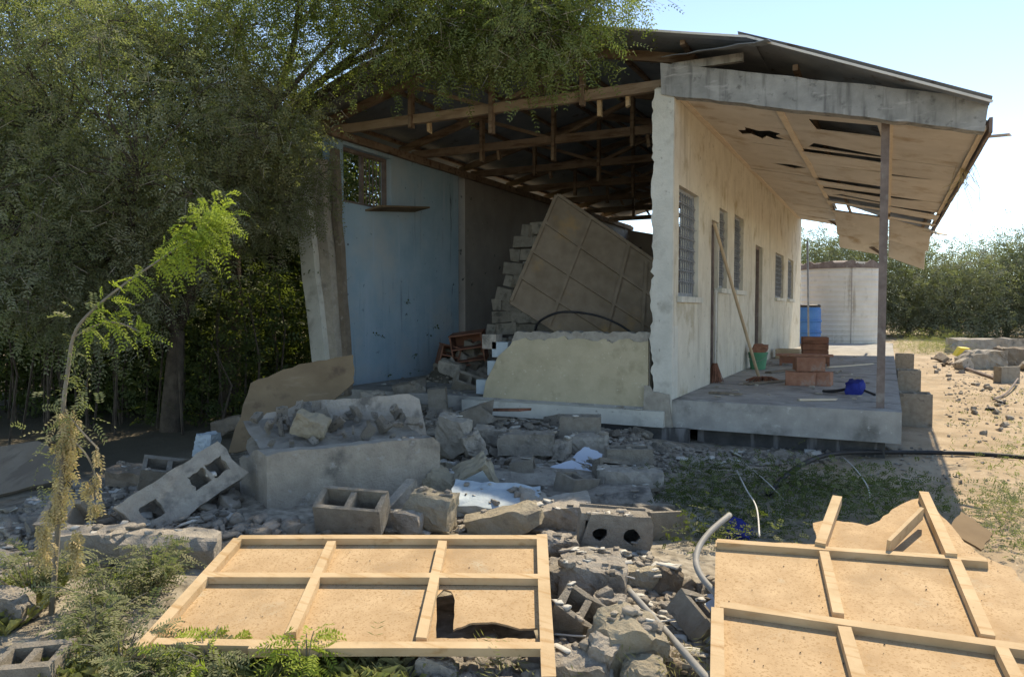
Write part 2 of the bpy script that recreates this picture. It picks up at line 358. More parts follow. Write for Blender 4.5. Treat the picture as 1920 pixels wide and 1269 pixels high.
for (y0, y1, z0, z1, k) in openings:
    b = MB(); t = .045; xo = XR-.06
    for (a, c) in (((xo-.05, y0, z0), (xo, y0+t, z1)), ((xo-.05, y1-t, z0), (xo, y1, z1)), ((xo-.05, y0+t, z1-t), (xo, y1-t, z1))): b.box(a, c)
    if k == 'window':
        b.box((xo-.05, y0+t, z0), (xo, y1-t, z0+t))
        w = hempty('window'); sub(b, 'window_frame', 'grille', w)
        g = MB(); n = max(4, int((y1-y0)/.11))
        for i in range(1, n): yy = y0+t+(y1-y0-2*t)*i/n; g.tube([(xo+.012, yy, z0+t), (xo+.012, yy, z1-t)], .008, 4)
        for i in range(1, 9):
            zz = z0+t+(z1-z0-2*t)*i/9; g.tube([(xo+.028, y0+t, zz), (xo+.028, y1-t, zz)], .006, 4)
            for j in range(n):
                yc = y0+t+(y1-y0-2*t)*(j+.5)/n
                g.tube([(xo+.02, yc+.04*math.cos(a*math.pi/4), zz+.04*math.sin(a*math.pi/4)) for a in range(9)], .0045, 3, False)
        sub(g, 'grille', 'grille', w)
        p = MB(); p.box((xo-.10, y0+t, z0+t), (xo-.085, (y0+y1)/2-.12, z1-t)); sub(p, 'shutter', 'door', w)
        s = MB(); s.box((XR-.05, y0-.06, z0-.07), (XR+.055, y1+.06, z0-.003)); sub(s, 'sill', 'pillar', w)
    else:
        w = hempty('doorway' if k == 'doorway' else 'door'); sub(b, 'door_frame', 'rust', w)
        p = MB()
        if k == 'door':
            p.box((xo-.09, y0+t, z0+.01), (xo-.055, y1-t, z1-t)); sub(p, 'door_leaf', 'door', w)
            h = MB(); h.tube([(xo-.05, y0+.12, 1.6), (xo-.02, y0+.12, 1.6), (xo-.02, y0+.20, 1.6)], .01, 6); sub(h, 'handle', 'grille', w)
        else:
            p.box((-.0, -.43, z0+.01), (.035, 0, z1-t), Matrix.Translation((xo-.07, y1-t, 0)) @ Matrix.Rotation(R(-70), 4, 'Z')); sub(p, 'door_leaf', 'rust', w)

# front pillar with the broken edge of the vanished gable wall
zt, zb = 4.02, .3
out = [(XR, zb), (XR, zt)] + [(-2.35+.03*nz(i*.23, 1.7)+.035*nz(i*.9, 5.1)+random.uniform(-.008, .008), zt+(zb-zt)*i/80) for i in range(80)] + [(-2.40, zb)]
b = MB(); b.prism([out], Vector((0, YF-.06, 0)), X, Z, Y, .058); b.prism([[(q[0]+.003*math.sin(q[1]*9)+(.02 if i > 1 else 0), q[1]) for i, q in enumerate(out)]], Vector((0, YF+.0, 0)), X, Z, Y, .2)
pil = hp(b, 'pillar', 'pillar'); pil['label'] = 'whitewashed pillar with a ragged broken edge'
b = MB(); b.prism([[(-2.42, .3)]+jag((-2.46, .3), (-2.42, .75), 5, .02)+jag((-2.42, .75), (-2.1, .62), 6, .03)+[(-2.10, .3)]], Vector((0, YF-.10, 0)), X, Z, Y, .036); hp(b, 'render_skirt', 'mortar')

# low remnant of the front wall
lw = hempty('low_wall')
left = [aty(905, 752, YF), aty(912, 715, YF), aty(925, 690, YF), aty(935, 668, YF), aty(957, 648, YF), aty(962, 640, YF)]
prof = [(-2.40, .48), (-2.40, 1.27)] + [(-2.40+(left[-1].x+2.40)*i/40, 1.245+.05*nz(i*.35, 8.2)+random.uniform(-.012, .012)) for i in range(40)] + [(q.x, q.z) for q in left[::-1]]
b = MB(); b.prism([prof], Vector((0, YF-.015, 0)), X, Z, Y, .03); sub(b, 'render', 'cream_low', lw)
ztop = 1.335
prof2 = [(-2.39, .48), (-2.39, ztop)] + jag((-2.39, ztop), (left[-1].x-.03, ztop-.01), 40, .016) + [(left[-1].x-.05, 1.15)] + [(q.x-.02, q.z) for q in left[4::-1]]
b = MB(); b.prism([prof2], Vector((0, YF+.017, 0)), X, Z, Y, .17); sub(b, 'mortar_core', 'mortar', lw)
for (px, py, w, h, m) in ((915, 640, .20, .19, 'pale_rock'), (935, 655, .22, .2, 'teal'), (925, 690, .2, .19, 'teal'), (905, 725, .22, .19, 'teal')):
    q = aty(px, py, YF); b = MB(); b.box((q.x-w/2, YF+.03, q.z-h/2), (q.x+w/2, YF+.2, q.z+h/2-.01)); sub(b, 'block', m, lw)

# left wall: blue room, then the tan room
wy = [(8.42, 9.56, 3.12, 3.92)]
b = MB()
b.box((XL-.2, 8.22, ZF), (XL, 8.42, 4.02)); b.box((XL-.2, 8.42, ZF), (XL, 9.56, 3.12)); b.box((XL-.2, 8.42, 3.92), (XL, 9.56, 4.02)); b.box((XL-.2, 9.56, ZF), (XL, 11.58, 4.02))
hp(b, 'wall', 'blue')['label'] = 'blue painted inner wall with dark peeling streaks'
b = MB(); b.box((XL-.2, 11.82, ZF), (XL-.003, YB, 4.02)); hp(b, 'wall', 'tan')['label'] = 'dull tan inner wall with flaked patches'
w = hempty('window'); b = MB(); t = .05
for (a, c) in (((XL-.15, 8.42, 3.12), (XL-.09, 8.47, 3.92)), ((XL-.15, 9.51, 3.12), (XL-.09, 9.56, 3.92)), ((XL-.15, 8.47, 3.87), (XL-.09, 9.51, 3.92)), ((XL-.15, 8.47, 3.12), (XL-.09, 9.51, 3.17)), ((XL-.15, 8.95, 3.17), (XL-.09, 9.0, 3.87))): b.box(a, c)
sub(b, 'window_frame', 'rust', w)
b = MB()
for i in range(1, 6): yy = 9.0+.51*i/6; b.tube([(XL-.12, yy, 3.17), (XL-.12, yy, 3.87)], .009, 4)
sub(b, 'grille', 'rust', w)
b = MB(); b.box((-.18, -.55, -.012), (.18, .75, .012), Matrix.Translation((XL+.12, 9.45, 3.13)) @ Matrix.Rotation(R(6), 4, 'X') @ Matrix.Rotation(R(-9), 4, 'Y')); sub(b, 'sill', 'ply', w)
# leaning broken end of the outer wall
def leaning_post(name, pts, w, dpt, mat, n=10):
    b = MB(); A, B = pts; u = (B-A)
    vs = []; fs = []
    for i in range(n+1):
        c = A+u*(i/n); j = random.uniform(-.018, .018)
        for (sx, sy) in ((-1, -1), (1, -1), (1, 1), (-1, 1)): vs.append(c+X*(sx*w/2+j)+Y*(sy*dpt/2))
    for i in range(n):
        for k in range(4): fs.append((i*4+k, i*4+(k+1) % 4, i*4+4+(k+1) % 4, i*4+4+k))
    fs += [(3, 2, 1, 0), (n*4, n*4+1, n*4+2, n*4+3)]
    b.add(vs, fs); return hp(b, name, mat)
A, B = aty(612, 740, 8.0), aty(566, 300, 8.0); leaning_post('leaning_wall_end', (A, B), .24, .2, 'pillar')['label'] = 'whitewashed broken end of the outer wall, leaning outward'
A, B = aty(636, 740, 8.1), aty(602, 300, 8.12); leaning_post('wall_core', (A, B), .17, .22, 'concrete')
A, B = aty(654, 740, 8.16), aty(626, 280, 8.18); leaning_post('wall_edge', (A, B), .09, .1, 'brown_rock')

# broken partition of concrete blocks between the two rooms
pw = hempty('partition_wall')
YPART = 11.6
z = ZF; k = 0; profl = {}
stepsx = [(920, 640), (920, 600), (922, 560), (932, 520), (946, 488), (958, 462), (972, 435), (986, 412), (1012, 392), (1040, 372)]
sx = [aty(a, c, YPART) for a, c in stepsx]
while z < 2.95:
    sq = sorted(sx, key=lambda q: q.z); zz_ = z+.1; xl = sq[-1].x
    for q0_, q1_ in zip(sq, sq[1:]):
        if q0_.z <= zz_ <= q1_.z: xl = q0_.x+(q1_.x-q0_.x)*(zz_-q0_.z)/max(1e-4, q1_.z-q0_.z)
    xl += random.uniform(-.06, .14)
    if z < 1.3: xl = sx[0].x + random.uniform(-.1, .05)
    x = xl; xr = min(-2.4, xl+3.4) if z < 2.2 else xl+max(.45, 2.1-(z-2.2)*1.4)
    off = .2*(k % 2); first = True
    while x < xr-.05:
        x1 = min(x+(.4-off if first else .4), xr); first = False
        b = MB(); b.box((x+.006, YPART+random.uniform(0, .02), z+.006), (x1-.006, YPART+.19, z+.205))
        rt_ = Matrix.Rotation(random.uniform(-.05, .16) if x < xl+.3 else 0, 4, 'Y') @ Matrix.Rotation(random.uniform(-.35, .1) if x < xl+.1 else 0, 4, 'Z'); cc_ = Vector((x, YPART, z)); b.v = [tuple(rt_ @ (Vector(q)-cc_)+cc_+Vector((random.uniform(-.02, .02), random.uniform(-.03, .01), random.uniform(-.012, .012)))) for q in b.v]
        sub(b, 'block', 'pale_rock' if x < xl+.5 else 'block', pw); x = x1
    z += .215; k += 1
# far gable wall, broken open under the eaves
b = MB(); b.prism([[(XL, ZF), (XR-TW, ZF), (XR-TW, 2.6)]+jag((XR-TW, 2.75), (XL+2.2, 3.5), 14, .1)+[(XL, 3.95)]], Vector((0, YB-.2, 0)), X, Z, Y, .19); hp(b, 'wall', 'tan')

for i in range(13):
    z0 = 2.75+.12*i; b = MB(); b.bar((XL+1.6+random.uniform(-.5, .8), YB-.3, z0+random.uniform(-.05, .1)), (XR-.3, YB-.32-.02*i, z0-random.uniform(-.1, .25)), .06, random.uniform(.04, .10), up=Y, rag=.05); hp(b, 'broken_batten', 'timber')
# roof: trusses, purlins, sheets
RIDGE = (-4.5, 5.03)
def roof_z(x):
    if x < RIDGE[0]: return RIDGE[1]-(RIDGE[0]-x)*.25
    if x < -1.3: return RIDGE[1]-(x-RIDGE[0])*.225
    return RIDGE[1]-(3.2)*.225-(x+1.3)*.43
def truss(y, k):
    t = hempty('truss')
    zc = 4.13; e1, e2 = XL-.15, XR-.05
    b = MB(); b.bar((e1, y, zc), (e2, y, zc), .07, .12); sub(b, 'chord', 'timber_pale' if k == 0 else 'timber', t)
    o = .10
    b = MB(); b.bar((e1-.25, y, roof_z(e1-.25)-o), (RIDGE[0], y, RIDGE[1]-o), .06, .11); sub(b, 'rafter', 'timber', t)
    b = MB(); b.bar((RIDGE[0], y, RIDGE[1]-o), (e2+.2, y, roof_z(e2+.2)-o), .06, .11); sub(b, 'rafter', 'timber', t)
    for s in (-1, 1):
        xm = RIDGE[0]+s*1.22
        b = MB(); b.bar((RIDGE[0]+s*.05, y+.035, zc+.03), (xm, y+.035, roof_z(xm)-.16), .05, .09, up=Y); sub(b, 'strut', 'timber', t)
        b = MB(); b.bar((xm, y-.035, zc-.12-.1*(k % 2)), (xm, y-.035, roof_z(xm)-.16), .05, .09, up=Y); sub(b, 'strut', 'timber', t)
    b = MB(); b.bar((RIDGE[0], y-.04, zc-.32), (RIDGE[0], y-.04, RIDGE[1]-.16), .05, .09, up=Y); sub(b, 'strut', 'timber', t)
    for xx, dz in ((-5.5, -.17), (-3.1, -.22), (-2.75, -.15)):
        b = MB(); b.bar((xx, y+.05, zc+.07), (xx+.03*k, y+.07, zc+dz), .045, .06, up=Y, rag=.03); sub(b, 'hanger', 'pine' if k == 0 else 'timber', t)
for k in range(7): truss(8.42+k*1.95, k)
for xx in (-7.2, -6.1, -5.3, -4.62, -4.38, -3.7, -2.9, -2.0):
    b = MB(); b.bar((xx, 8.0, roof_z(xx)-.035), (xx, YB+.2, roof_z(xx)-.035), .05, .05); hp(b, 'purlin', 'timber')
for xx in (-.9, -.1, .66):
    b = MB(); b.bar((xx, 8.31, roof_z(xx)-.04), (xx, YB-.3, roof_z(xx)-.04), .05, .06); hp(b, 'purlin', 'timber')
b = MB(); b.bar((XL-.1, 8.0, 4.06), (XL-.1, YB, 4.06), .26, .07); hp(b, 'wall_plate', 'timber')
b = MB(); b.bar((XL+.06, 8.05, 4.02), (XL+.06, YB, 4.0), .07, .1); hp(b, 'wall_plate', 'timber')
b = MB(); b.bar((XR-.11, 8.3, 4.075), (XR-.11, YB, 4.075), .2, .05); hp(b, 'wall_plate', 'timber')
def sheet(x0, x1, y0, y1, dz=0, tilt=0, segs=18):
    xs = [x0+(x1-x0)*i/3 for i in range(4)]
    vs = []; fs = []
    for i in range(segs+1):
        y = y0+(y1-y0)*i/segs; c = .012*math.cos(i*math.pi) if segs > 8 else 0
        for x in xs: vs.append((x, y, roof_z(x)+c+dz+tilt*(i/segs-.5)))
    for i in range(segs):
        for j in range(3): fs.append((i*4+j, i*4+j+1, i*4+j+5, i*4+j+4))
    N = len(vs); vs += [(a, q, c-.004) for a, q, c in vs]
    fs += [tuple(reversed([i+N for i in f])) for f in fs]
    for i in range(segs): fs += [(i*4, i*4+4, i*4+4+N, i*4+N), (i*4+3, i*4+3+N, i*4+7+N, i*4+7)]
    for j in range(3): fs += [(j, j+N, j+1+N, j+1), (segs*4+j, segs*4+j+1, segs*4+j+1+N, segs*4+j+N)]
    b = MB(); b.add(vs, fs); return b
y = 7.82; k = 0
while y < YB+.2:
    y1 = y+.86; d = .008*(k % 2)
    hp(sheet(XL-.55, RIDGE[0]+.05, y, y1, d), 'roof_sheet', 'iron')
    hp(sheet(RIDGE[0]-.05, -1.25, y, y1, d), 'roof_sheet', 'iron')
    if y < 19.5: hp(sheet(-1.4, .79+random.uniform(-.04, .05), y+random.uniform(-.02, .02), y1, d+.02 if k else .05, random.uniform(-.015, .015)), 'roof_sheet', 'iron')
    y += .83; k += 1
b = MB(); b.tube([(RIDGE[0], 7.7, RIDGE[1]+.03), (RIDGE[0], YB+.2, RIDGE[1]+.03)], .09, 8); hp(b, 'ridge_cap', 'iron')
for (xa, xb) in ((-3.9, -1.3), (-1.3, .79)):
    b = MB(); b.bar((xa, 7.805, roof_z(xa)+.005), (xb, 7.80, roof_z(xb)+.005), .012, .022); hp(b, 'sunlit_edge_strip', 'tank')  # pale strip added to draw the sunlit line along the roof front
# bent sheet lifted off the porch corner
P = [aty(1240, 107, 8.05), aty(1440, 74, 7.55), aty(1470, 96, 8.9), aty(1290, 96, 9.0)]
b = MB(); vs = []
for i in range(9):
    for j in range(3):
        q = P[0].lerp(P[1], i/8).lerp(P[3].lerp(P[2], i/8), j/2); vs.append(q+Z*(.007*math.sin(i*2.4)))
N = len(vs); vs += [q-Z*.006 for q in vs]; fs = []
for i in range(8):
    for j in range(2): a = i*3+j; fs += [(a, a+1, a+4, a+3), (a+N, a+3+N, a+4+N, a+1+N)]
    fs += [(i*3, i*3+3, i*3+3+N, i*3+N), (i*3+2, i*3+2+N, i*3+5+N, i*3+5)]
fs += [(0, N, N+1, 1), (1, N+1, N+2, 2), (24, 25, 25+N, 24+N), (25, 26, 26+N, 25+N)]
b.add(vs, fs); hp(b, 'bent_roof_sheet', 'iron')['label'] = 'bent roof sheet lifted above the porch corner'

# porch: slab, post, fascia beam, soffit
b = MB(); b.box((XR+.002, YF-.04, .29), (.14, 23.9, ZP)); 
o = hp(b, 'porch_slab', 'slab')
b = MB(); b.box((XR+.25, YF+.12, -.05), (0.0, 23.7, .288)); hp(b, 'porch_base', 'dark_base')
b = MB(); b.box((-.09, 8.40, ZP), (-.014, 8.476, 3.56)); hp(b, 'porch_post', 'rust')
bt0, bt1 = aty(1238, 118, 8.12), aty(1855, 184, 8.12); bb0, bb1 = aty(1240, 177, 8.12), aty(1846, 246, 8.12)
b = MB(); n = 24; top = []; bot = []
for i in range(n+1):
    t = i/n; a = bt0.lerp(bt1, t); c = bb0.lerp(bb1, t)
    top.append((a.x, a.z+random.uniform(-.006, .006))); bot.append((c.x, c.z+random.uniform(-.008, .008)))
b.prism([bot+top[::-1]], Vector((0, 8.12, 0)), X, Z, Y, .16); hp(b, 'fascia_beam', 'beam')['label'] = 'grey weathered concrete beam across the porch front'
b = MB(); q0, q1 = aty(1262, 114, 8.2), aty(1395, 120, 8.2); b.box((q0.x, 8.14, q0.z-.13), (q1.x, 8.2, q0.z-.045)); hp(b, 'packing_board', 'beam')
SF0, SF1 = (XR+.005, 3.96), (.80, 3.30)
def sof(t): return (SF0[0]+(SF1[0]-SF0[0])*t, SF0[1]+(SF1[1]-SF0[1])*t)
rows = 11; y0 = 8.3; dy = (20.9-y0)/rows; colt = [0, .36, .72, 1.0]
missing = {(1, 0, 'half')}
for r in range(rows):
    for c in range(3):
        ya, yb = y0+r*dy, y0+(r+1)*dy-.008
        if r == rows-1 and c >= 1: continue
        a, e = sof(colt[c]+.003), sof(colt[c+1]-.003)
        u = Vector((e[0]-a[0], 0, e[1]-a[1])); W = u.length; u.normalize(); nrm = Vector((-u.z, 0, u.x))
        loops = None
        lo = [(0, 0), (W, 0), (W, yb-ya), (0, yb-ya)]
        if (r, c) == (1, 0):   # torn hole
            h = [(.50, .15), (.66, .28), (.80, .18), (.92, .30), (.84, .48), (.95, .66), (.78, .74), (.70, .60), (.62, .80), (.50, .58), (.38, .66), (.36, .40), (.48, .34)]
            loops = [lo, h[::-1]]
        if (r, c) == (2, 0):
            lo = [(0, 0), (.35, 0), (.45, .06), (.8, .10), (W, .04), (W, yb-ya), (0, yb-ya)]
        if (r, c) == (0, 1):   # a torn-out window of the soffit
            h = [(.25, .45), (.95, .42), (.98, .98), (.30, .95)]; loops = [lo, h[::-1]]
        if (r, c) == (5, 1): loops = [lo, [(.10, .78), (.95, 1.02), (1.0, .74), (.3, .48)][::-1]]
        if (r, c) == (0, 0): loops = [lo, [(.25, .08), (.42, .14), (.30, .17)][::-1]]
        if (r, c) == (3, 2): lo = [(0, .16), (.4, .10), (.6, 0), (W, 0), (W, yb-ya), (0, yb-ya)]
        if (r, c) == (5, 2): lo = [(0, .22), (.3, .16), (.5, 0), (W, 0), (W, yb-ya), (0, yb-ya)]
        if (r, c) == (1, 1): loops = [lo, [(.10, .98), (.5, 1.06), (1.0, 1.11), (1.02, .98), (.2, .66)][::-1]]
        if (r, c) == (3, 0): loops = [lo, [(.45, .40), (.8, .62), (1.0, .36), (.8, .26)][::-1]]
        if (r, c) == (4, 1): lo = [(0, 0), (.2, .12), (.6, .28), (W, .34), (W, yb-ya), (0, yb-ya)]
        if (r, c) == (6, 1): lo = [(0, .15), (.5, .30), (W, .42), (W, yb-ya), (.3, yb-ya-.2), (0, yb-ya)]
        if (r, c) == (2, 1): lo = [(0, .12), (.5, .2), (W, .36), (W, yb-ya), (0, yb-ya)]
        if (r, c) == (0, 2): lo = [(0, .30), (.3, .1), (.5, 0), (W, 0), (W, yb-ya), (0, yb-ya)]
        b = MB(); b.prism(loops or [lo], Vector((0, 0, 0)), u, Y, nrm, .012)
        # some boards have let go along their near edge and sag
        far_ = {(2, 1): 1.6, (4, 1): 3.5, (5, 1): 1.6, (6, 1): 4.5, (6, 2): 2, (7, 1): 7, (7, 2): 4.5, (4, 0): 1.5}.get((r, c))
        sag = {(3, 1): 1.2, (5, 2): 1, (8, 1): 24, (8, 2): 20, (9, 1): 38, (9, 2): 40}.get((r, c), random.uniform(-.4, .9))
        twist = {(8, 2): 9, (9, 2): 16, (7, 2): 6, (9, 1): 4}.get((r, c), random.uniform(-.5, .5))
        mt = Matrix.Translation((a[0], ya if sag < 20 else ya, a[1]-.0)) @ Matrix.Rotation(R(-sag*.9), 4, 'X') @ Matrix.Rotation(R(twist), 4, 'Y')
        if far_: mt = Matrix.Translation((a[0], yb, a[1])) @ Matrix.Rotation(R(far_), 4, 'X') @ Matrix.Rotation(R(random.uniform(-1.5, 2.5)), 4, 'Y') @ Matrix.Translation((0, -(yb-ya), 0))
        b.v = [tuple(mt @ Vector(q)) for q in b.v]
        o = hp(b, 'soffit_panel', 'soffit')
for t, w in ((.01, .06), (.36, .06), (.72, .06), (.99, .05)):
    a = sof(t); ya, yb = 8.32, 20.6 if t < .5 else 17.5
    b = MB(); b.bar((a[0]+.0, ya, a[1]-.016), (a[0], yb, a[1]-.016), w, .022); hp(b, 'soffit_batten', 'batten')
b = MB(); q = sof(1.0); b.bar((q[0]+.03, 8.3, q[1]+.02), (q[0]+.03, 19.2, q[1]+.0), .03, .14); hp(b, 'eave_board', 'rust')
A, B = at(1548, 408, 18.6), at(1662, 482, 17.0); b = MB(); b.bar(A, B, .05, .05, rag=.02); hp(b, 'hanging_batten', 'rust')
A, B = at(1735, 432, 15.0), at(1768, 440, 14.6); b = MB(); b.bar(A, B, .16, .02, rag=.05); hp(b, 'hanging_batten', 'batten')
A, B = at(1836, 258, 7.9), at(1892, 253, 7.6); b = MB(); b.bar(A, B, .05, .025, rag=.03); hp(b, 'broken_batten', 'batten')
b = MB()
for i in range(26):
    p = at(1806+random.uniform(-6, 14), 290+random.uniform(0, 20), 9.0); L = random.uniform(.2, .6)
    b.tube([p, p+Vector((random.uniform(-.1, .1), random.uniform(-.1, .1), -L*.5)), p+Vector((random.uniform(-.25, .2), random.uniform(-.2, .2), -L))], .003, 3, False)
o = hp(b, 'hanging_straw', 'straw'); o['kind'] = 'stuff'

# ------------------------------------------------------------------ framed panels
class Plane:
    def __init__(s, pts):
        s.O = pts[0]; s.u = (pts[1]-pts[0]).normalized(); n = s.u.cross(pts[2]-pts[0]).normalized()
        if n.dot(EYE-s.O) < 0: n = -n
        s.n = n; s.v = n.cross(s.u)
        s.P = None
    def hit(s, px, py, h=0):
        r = ray(px, py); t = (s.O+s.n*h-EYE).dot(s.n)/r.dot(s.n); q = EYE+r*t-s.O
        return (q.dot(s.u), q.dot(s.v))
    def w(s, ab, h=0): return s.O+s.u*ab[0]+s.v*ab[1]+s.n*h
def panel(name, plane, outline, battens, label, cat, board='chip', lath='pine', holes=(), th=.009, bw=.044, bh=.036, group=None, curl=None):
    c = plane.O.copy(); e = empty(name, c, label, cat, group)
    b = MB(); lo = [plane.hit(*q) for q in outline]; hs = [[plane.hit(*q) for q in h] for h in holes]
    if sum(lo[i][0]*lo[(i+1) % len(lo)][1]-lo[(i+1) % len(lo)][0]*lo[i][1] for i in range(len(lo))) < 0: lo = lo[::-1]
    b.prism([lo]+hs, plane.O, plane.u, plane.v, plane.n, -th)
    o = b.build('board', board, e, loc=c); o.location = (0, 0, 0)
    for i, bt in enumerate(battens):
        (x0, y0, x1, y1) = bt[:4]; w = bt[4] if len(bt) > 4 else bw; h = bt[5] if len(bt) > 5 else bh
        a, d = plane.hit(x0, y0, h*.9), plane.hit(x1, y1, h*.9); lift = .0007*(i+1)
        b = MB(); b.bar(plane.w(a, h/2+lift), plane.w(d, h/2+lift), w, h, up=plane.n, rag=.004)
        o = b.build('batten', lath, e, loc=c); o.location = (0, 0, 0)
    return e

def ragged_px(pts, seg=9, amp=2.2):
    out = []
    for a, b in zip(pts, pts[1:]):
        L = math.hypot(b[0]-a[0], b[1]-a[1]); n = max(1, int(L/seg)); out += jag(a, b, n, amp)
    return out+[pts[-1]]
# sunlit panel in the centre foreground
pa = Plane([at(245, 1235, 2.88), at(1042, 1222, 2.91), at(1022, 1004, 3.93)])
hole = ragged_px([(818, 1118), (832, 1104), (846, 1108), (853, 1125), (850, 1180), (880, 1168), (930, 1166), (975, 1178), (1008, 1176), (1008, 1196), (900, 1196), (818, 1196), (818, 1150)], 8, 1.2)
panel('framed_panel', pa, [(246, 1232), (1040, 1220), (1022, 1006), (440, 1008)],
      [(262, 1214, 446, 1010, .05), (1029, 1269, 1016, 1002, .055), (448, 1008, 1008, 1008), (392, 1079, 1012, 1082), (470, 1212, 1016, 1212), (290, 1204, 620, 1210), 
       (545, 1188, 622, 1016), (790, 1198, 830, 1016)],
      'sunlit chipboard panel on pine laths with a torn hole, lying on rubble behind weeds', 'ceiling panel', holes=[hole[:-1]])
# broken panel in the right foreground
pb = Plane([at(1338, 1268, 2.68), at(1920, 1282, 2.6), at(1340, 1012, 3.85)])
torn = ragged_px([(1342, 1012), (1530, 1020)], 20, 1)+ragged_px([(1533, 1018), (1524, 980), (1545, 975), (1590, 978), (1625, 985), (1650, 975), (1672, 955), (1690, 945), (1722, 934)], 9, 2.4)+ragged_px([(1740, 940), (1775, 975), (1800, 1005), (1830, 1034), (1895, 1062), (1935, 1110)], 12, 3)+[(1990, 1330), (1336, 1330)]
panel('framed_panel', pb, torn,
      [(1344, 1014, 1850, 1050, .045), (1352, 1134, 1990, 1224, .05), (1545, 1034, 1572, 1150), (1583, 1176, 1628, 1330, .05), (1570, 932, 1538, 1020, .05, .05),
       (1732, 924, 1784, 1040, .05, .05), (1790, 1050, 1852, 1192, .05), (1878, 1216, 1935, 1330), (1345, 1142, 1345, 1330, .05)],
      'broken sunlit chipboard panel with a ragged torn top edge and one upright lath', 'ceiling panel')
e = [o for o in bpy.data.objects if o.name.startswith('framed_panel')][-1]
a = pb.w(pb.hit(1664, 1036, .02), .05); t_ = at(1728, 962, 3.95); b = MB(); b.bar(a, t_, .07, .018, up=RT, rag=.01)
o = b.build('standing_lath', 'pine', e, loc=pb.O); o.location = (0, 0, 0)
# dull panel fallen inside the house
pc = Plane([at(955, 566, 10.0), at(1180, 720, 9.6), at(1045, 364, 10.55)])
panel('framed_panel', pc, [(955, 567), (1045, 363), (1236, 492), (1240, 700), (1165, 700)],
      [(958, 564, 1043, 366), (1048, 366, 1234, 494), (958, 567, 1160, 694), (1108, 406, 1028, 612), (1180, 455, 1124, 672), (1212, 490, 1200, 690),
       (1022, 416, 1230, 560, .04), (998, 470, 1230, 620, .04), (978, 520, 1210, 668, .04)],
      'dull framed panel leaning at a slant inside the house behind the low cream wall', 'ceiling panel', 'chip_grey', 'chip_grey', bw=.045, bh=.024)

for pl_, box_, n_ in ((pa, (330, 1030, 1000, 1190), 70), (pb, (1360, 1030, 1880, 1250), 75)):
    CR = MB()
    for i in range(n_):
        q = pl_.w(pl_.hit(random.uniform(box_[0], box_[2]), random.uniform(box_[1], box_[3])), .003); r_ = .002+.004*random.random()**2
        CR.add([q+Vector((r_*math.cos(t), r_*math.sin(t), 0)) for t in (0, 2.1, 4.2)]+[q+Z*r_*.8], [(0, 1, 3), (1, 2, 3), (2, 0, 3)])
    o = CR.build('crumbs', 'brown_rock' if n_ == 70 else 'bark'); o['kind'] = 'stuff'
# ------------------------------------------------------------------ concrete blocks and rubble
def block_bm(L=.4, H=.2, W=.2, holes=2, rag=.006, seed=0, brk=0):
    rr = random.Random(seed); b = MB(); t = .034
    def jb(lo, hi): b.box(lo, hi)
    jb((-L/2, -W/2, 0), (L/2, -W/2+t, H)); jb((-L/2, W/2-t, 0), (L/2, W/2, H))
    n = holes+1
    for i in range(n):
        x = -L/2+(L-t)*i/(n-1)
        if brk and i == n-1: continue
        jb((x, -W/2+t, .004), (x+t, W/2-t, H-.004))
    out = []
    for (x, y, z) in b.v:
        k = Vector((x*37+seed, y*37, z*37)); q = noise.noise_vector(k)*rag*1.6
        dx = 0
        if brk and x > L/2-.01: dx = -rr.uniform(0, .14)
        out.append((x+q.x+dx, y+q.y, z+q.z))
    b.v = out; return b
def solid_bm(L, W, H, seed, cut=5, rough=.012, n=5, cmin=.62, cmax=.95):
    """a broken lump: a subdivided box trimmed by planes"""
    rr = random.Random(seed); vs = {}; V = []; F = []; ns = [max(2, round(n*d/max(L, W, H))) for d in (L, W, H)]
    def idx(p):
        k = tuple(round(c, 5) for c in p)
        if k not in vs: vs[k] = len(V); V.append(Vector(p))
        return vs[k]
    for ax in range(3):
        for sg in (-1, 1):
            nb, nc = ns[(ax+1) % 3], ns[(ax+2) % 3]
            for i in range(nb):
                for j in range(nc):
                    q = []
                    for (a, c) in ((0, 0), (1, 0), (1, 1), (0, 1)):
                        p = [0, 0, 0]; p[ax] = sg; p[(ax+1) % 3] = -1+2*(i+a)/nb; p[(ax+2) % 3] = -1+2*(j+c)/nc; q.append(idx(p))
                    F.append(tuple(q if sg > 0 else q[::-1]))
    pl = []
    for _ in range(cut):
        d = Vector((rr.gauss(0, 1), rr.gauss(0, 1), rr.gauss(0, 1))).normalized(); pl.append((d, rr.uniform(cmin, cmax)))
    for i, p in enumerate(V):
        for d, h in pl:
            m = (abs(d.x)+abs(d.y)+abs(d.z))*h*.8; s = p.dot(d)
            if s > m: p = p-d*(s-m)
        q = Vector((p.x*L/2, p.y*W/2, p.z*H/2)); k = q*9+Vector((seed*3.1, 0, 0))
        V[i] = q+noise.noise_vector(k)*rough+noise.noise_vector(k*3)*rough*.6+noise.noise_vector(k*8)*rough*.45
    b = MB(); b.add(V, F); return b
def place(o, p, rot=(0, 0, 0), up=0):
    o.location = (p[0], p[1], p[2]+up); o.rotation_euler = tuple(R(a) for a in rot); return o
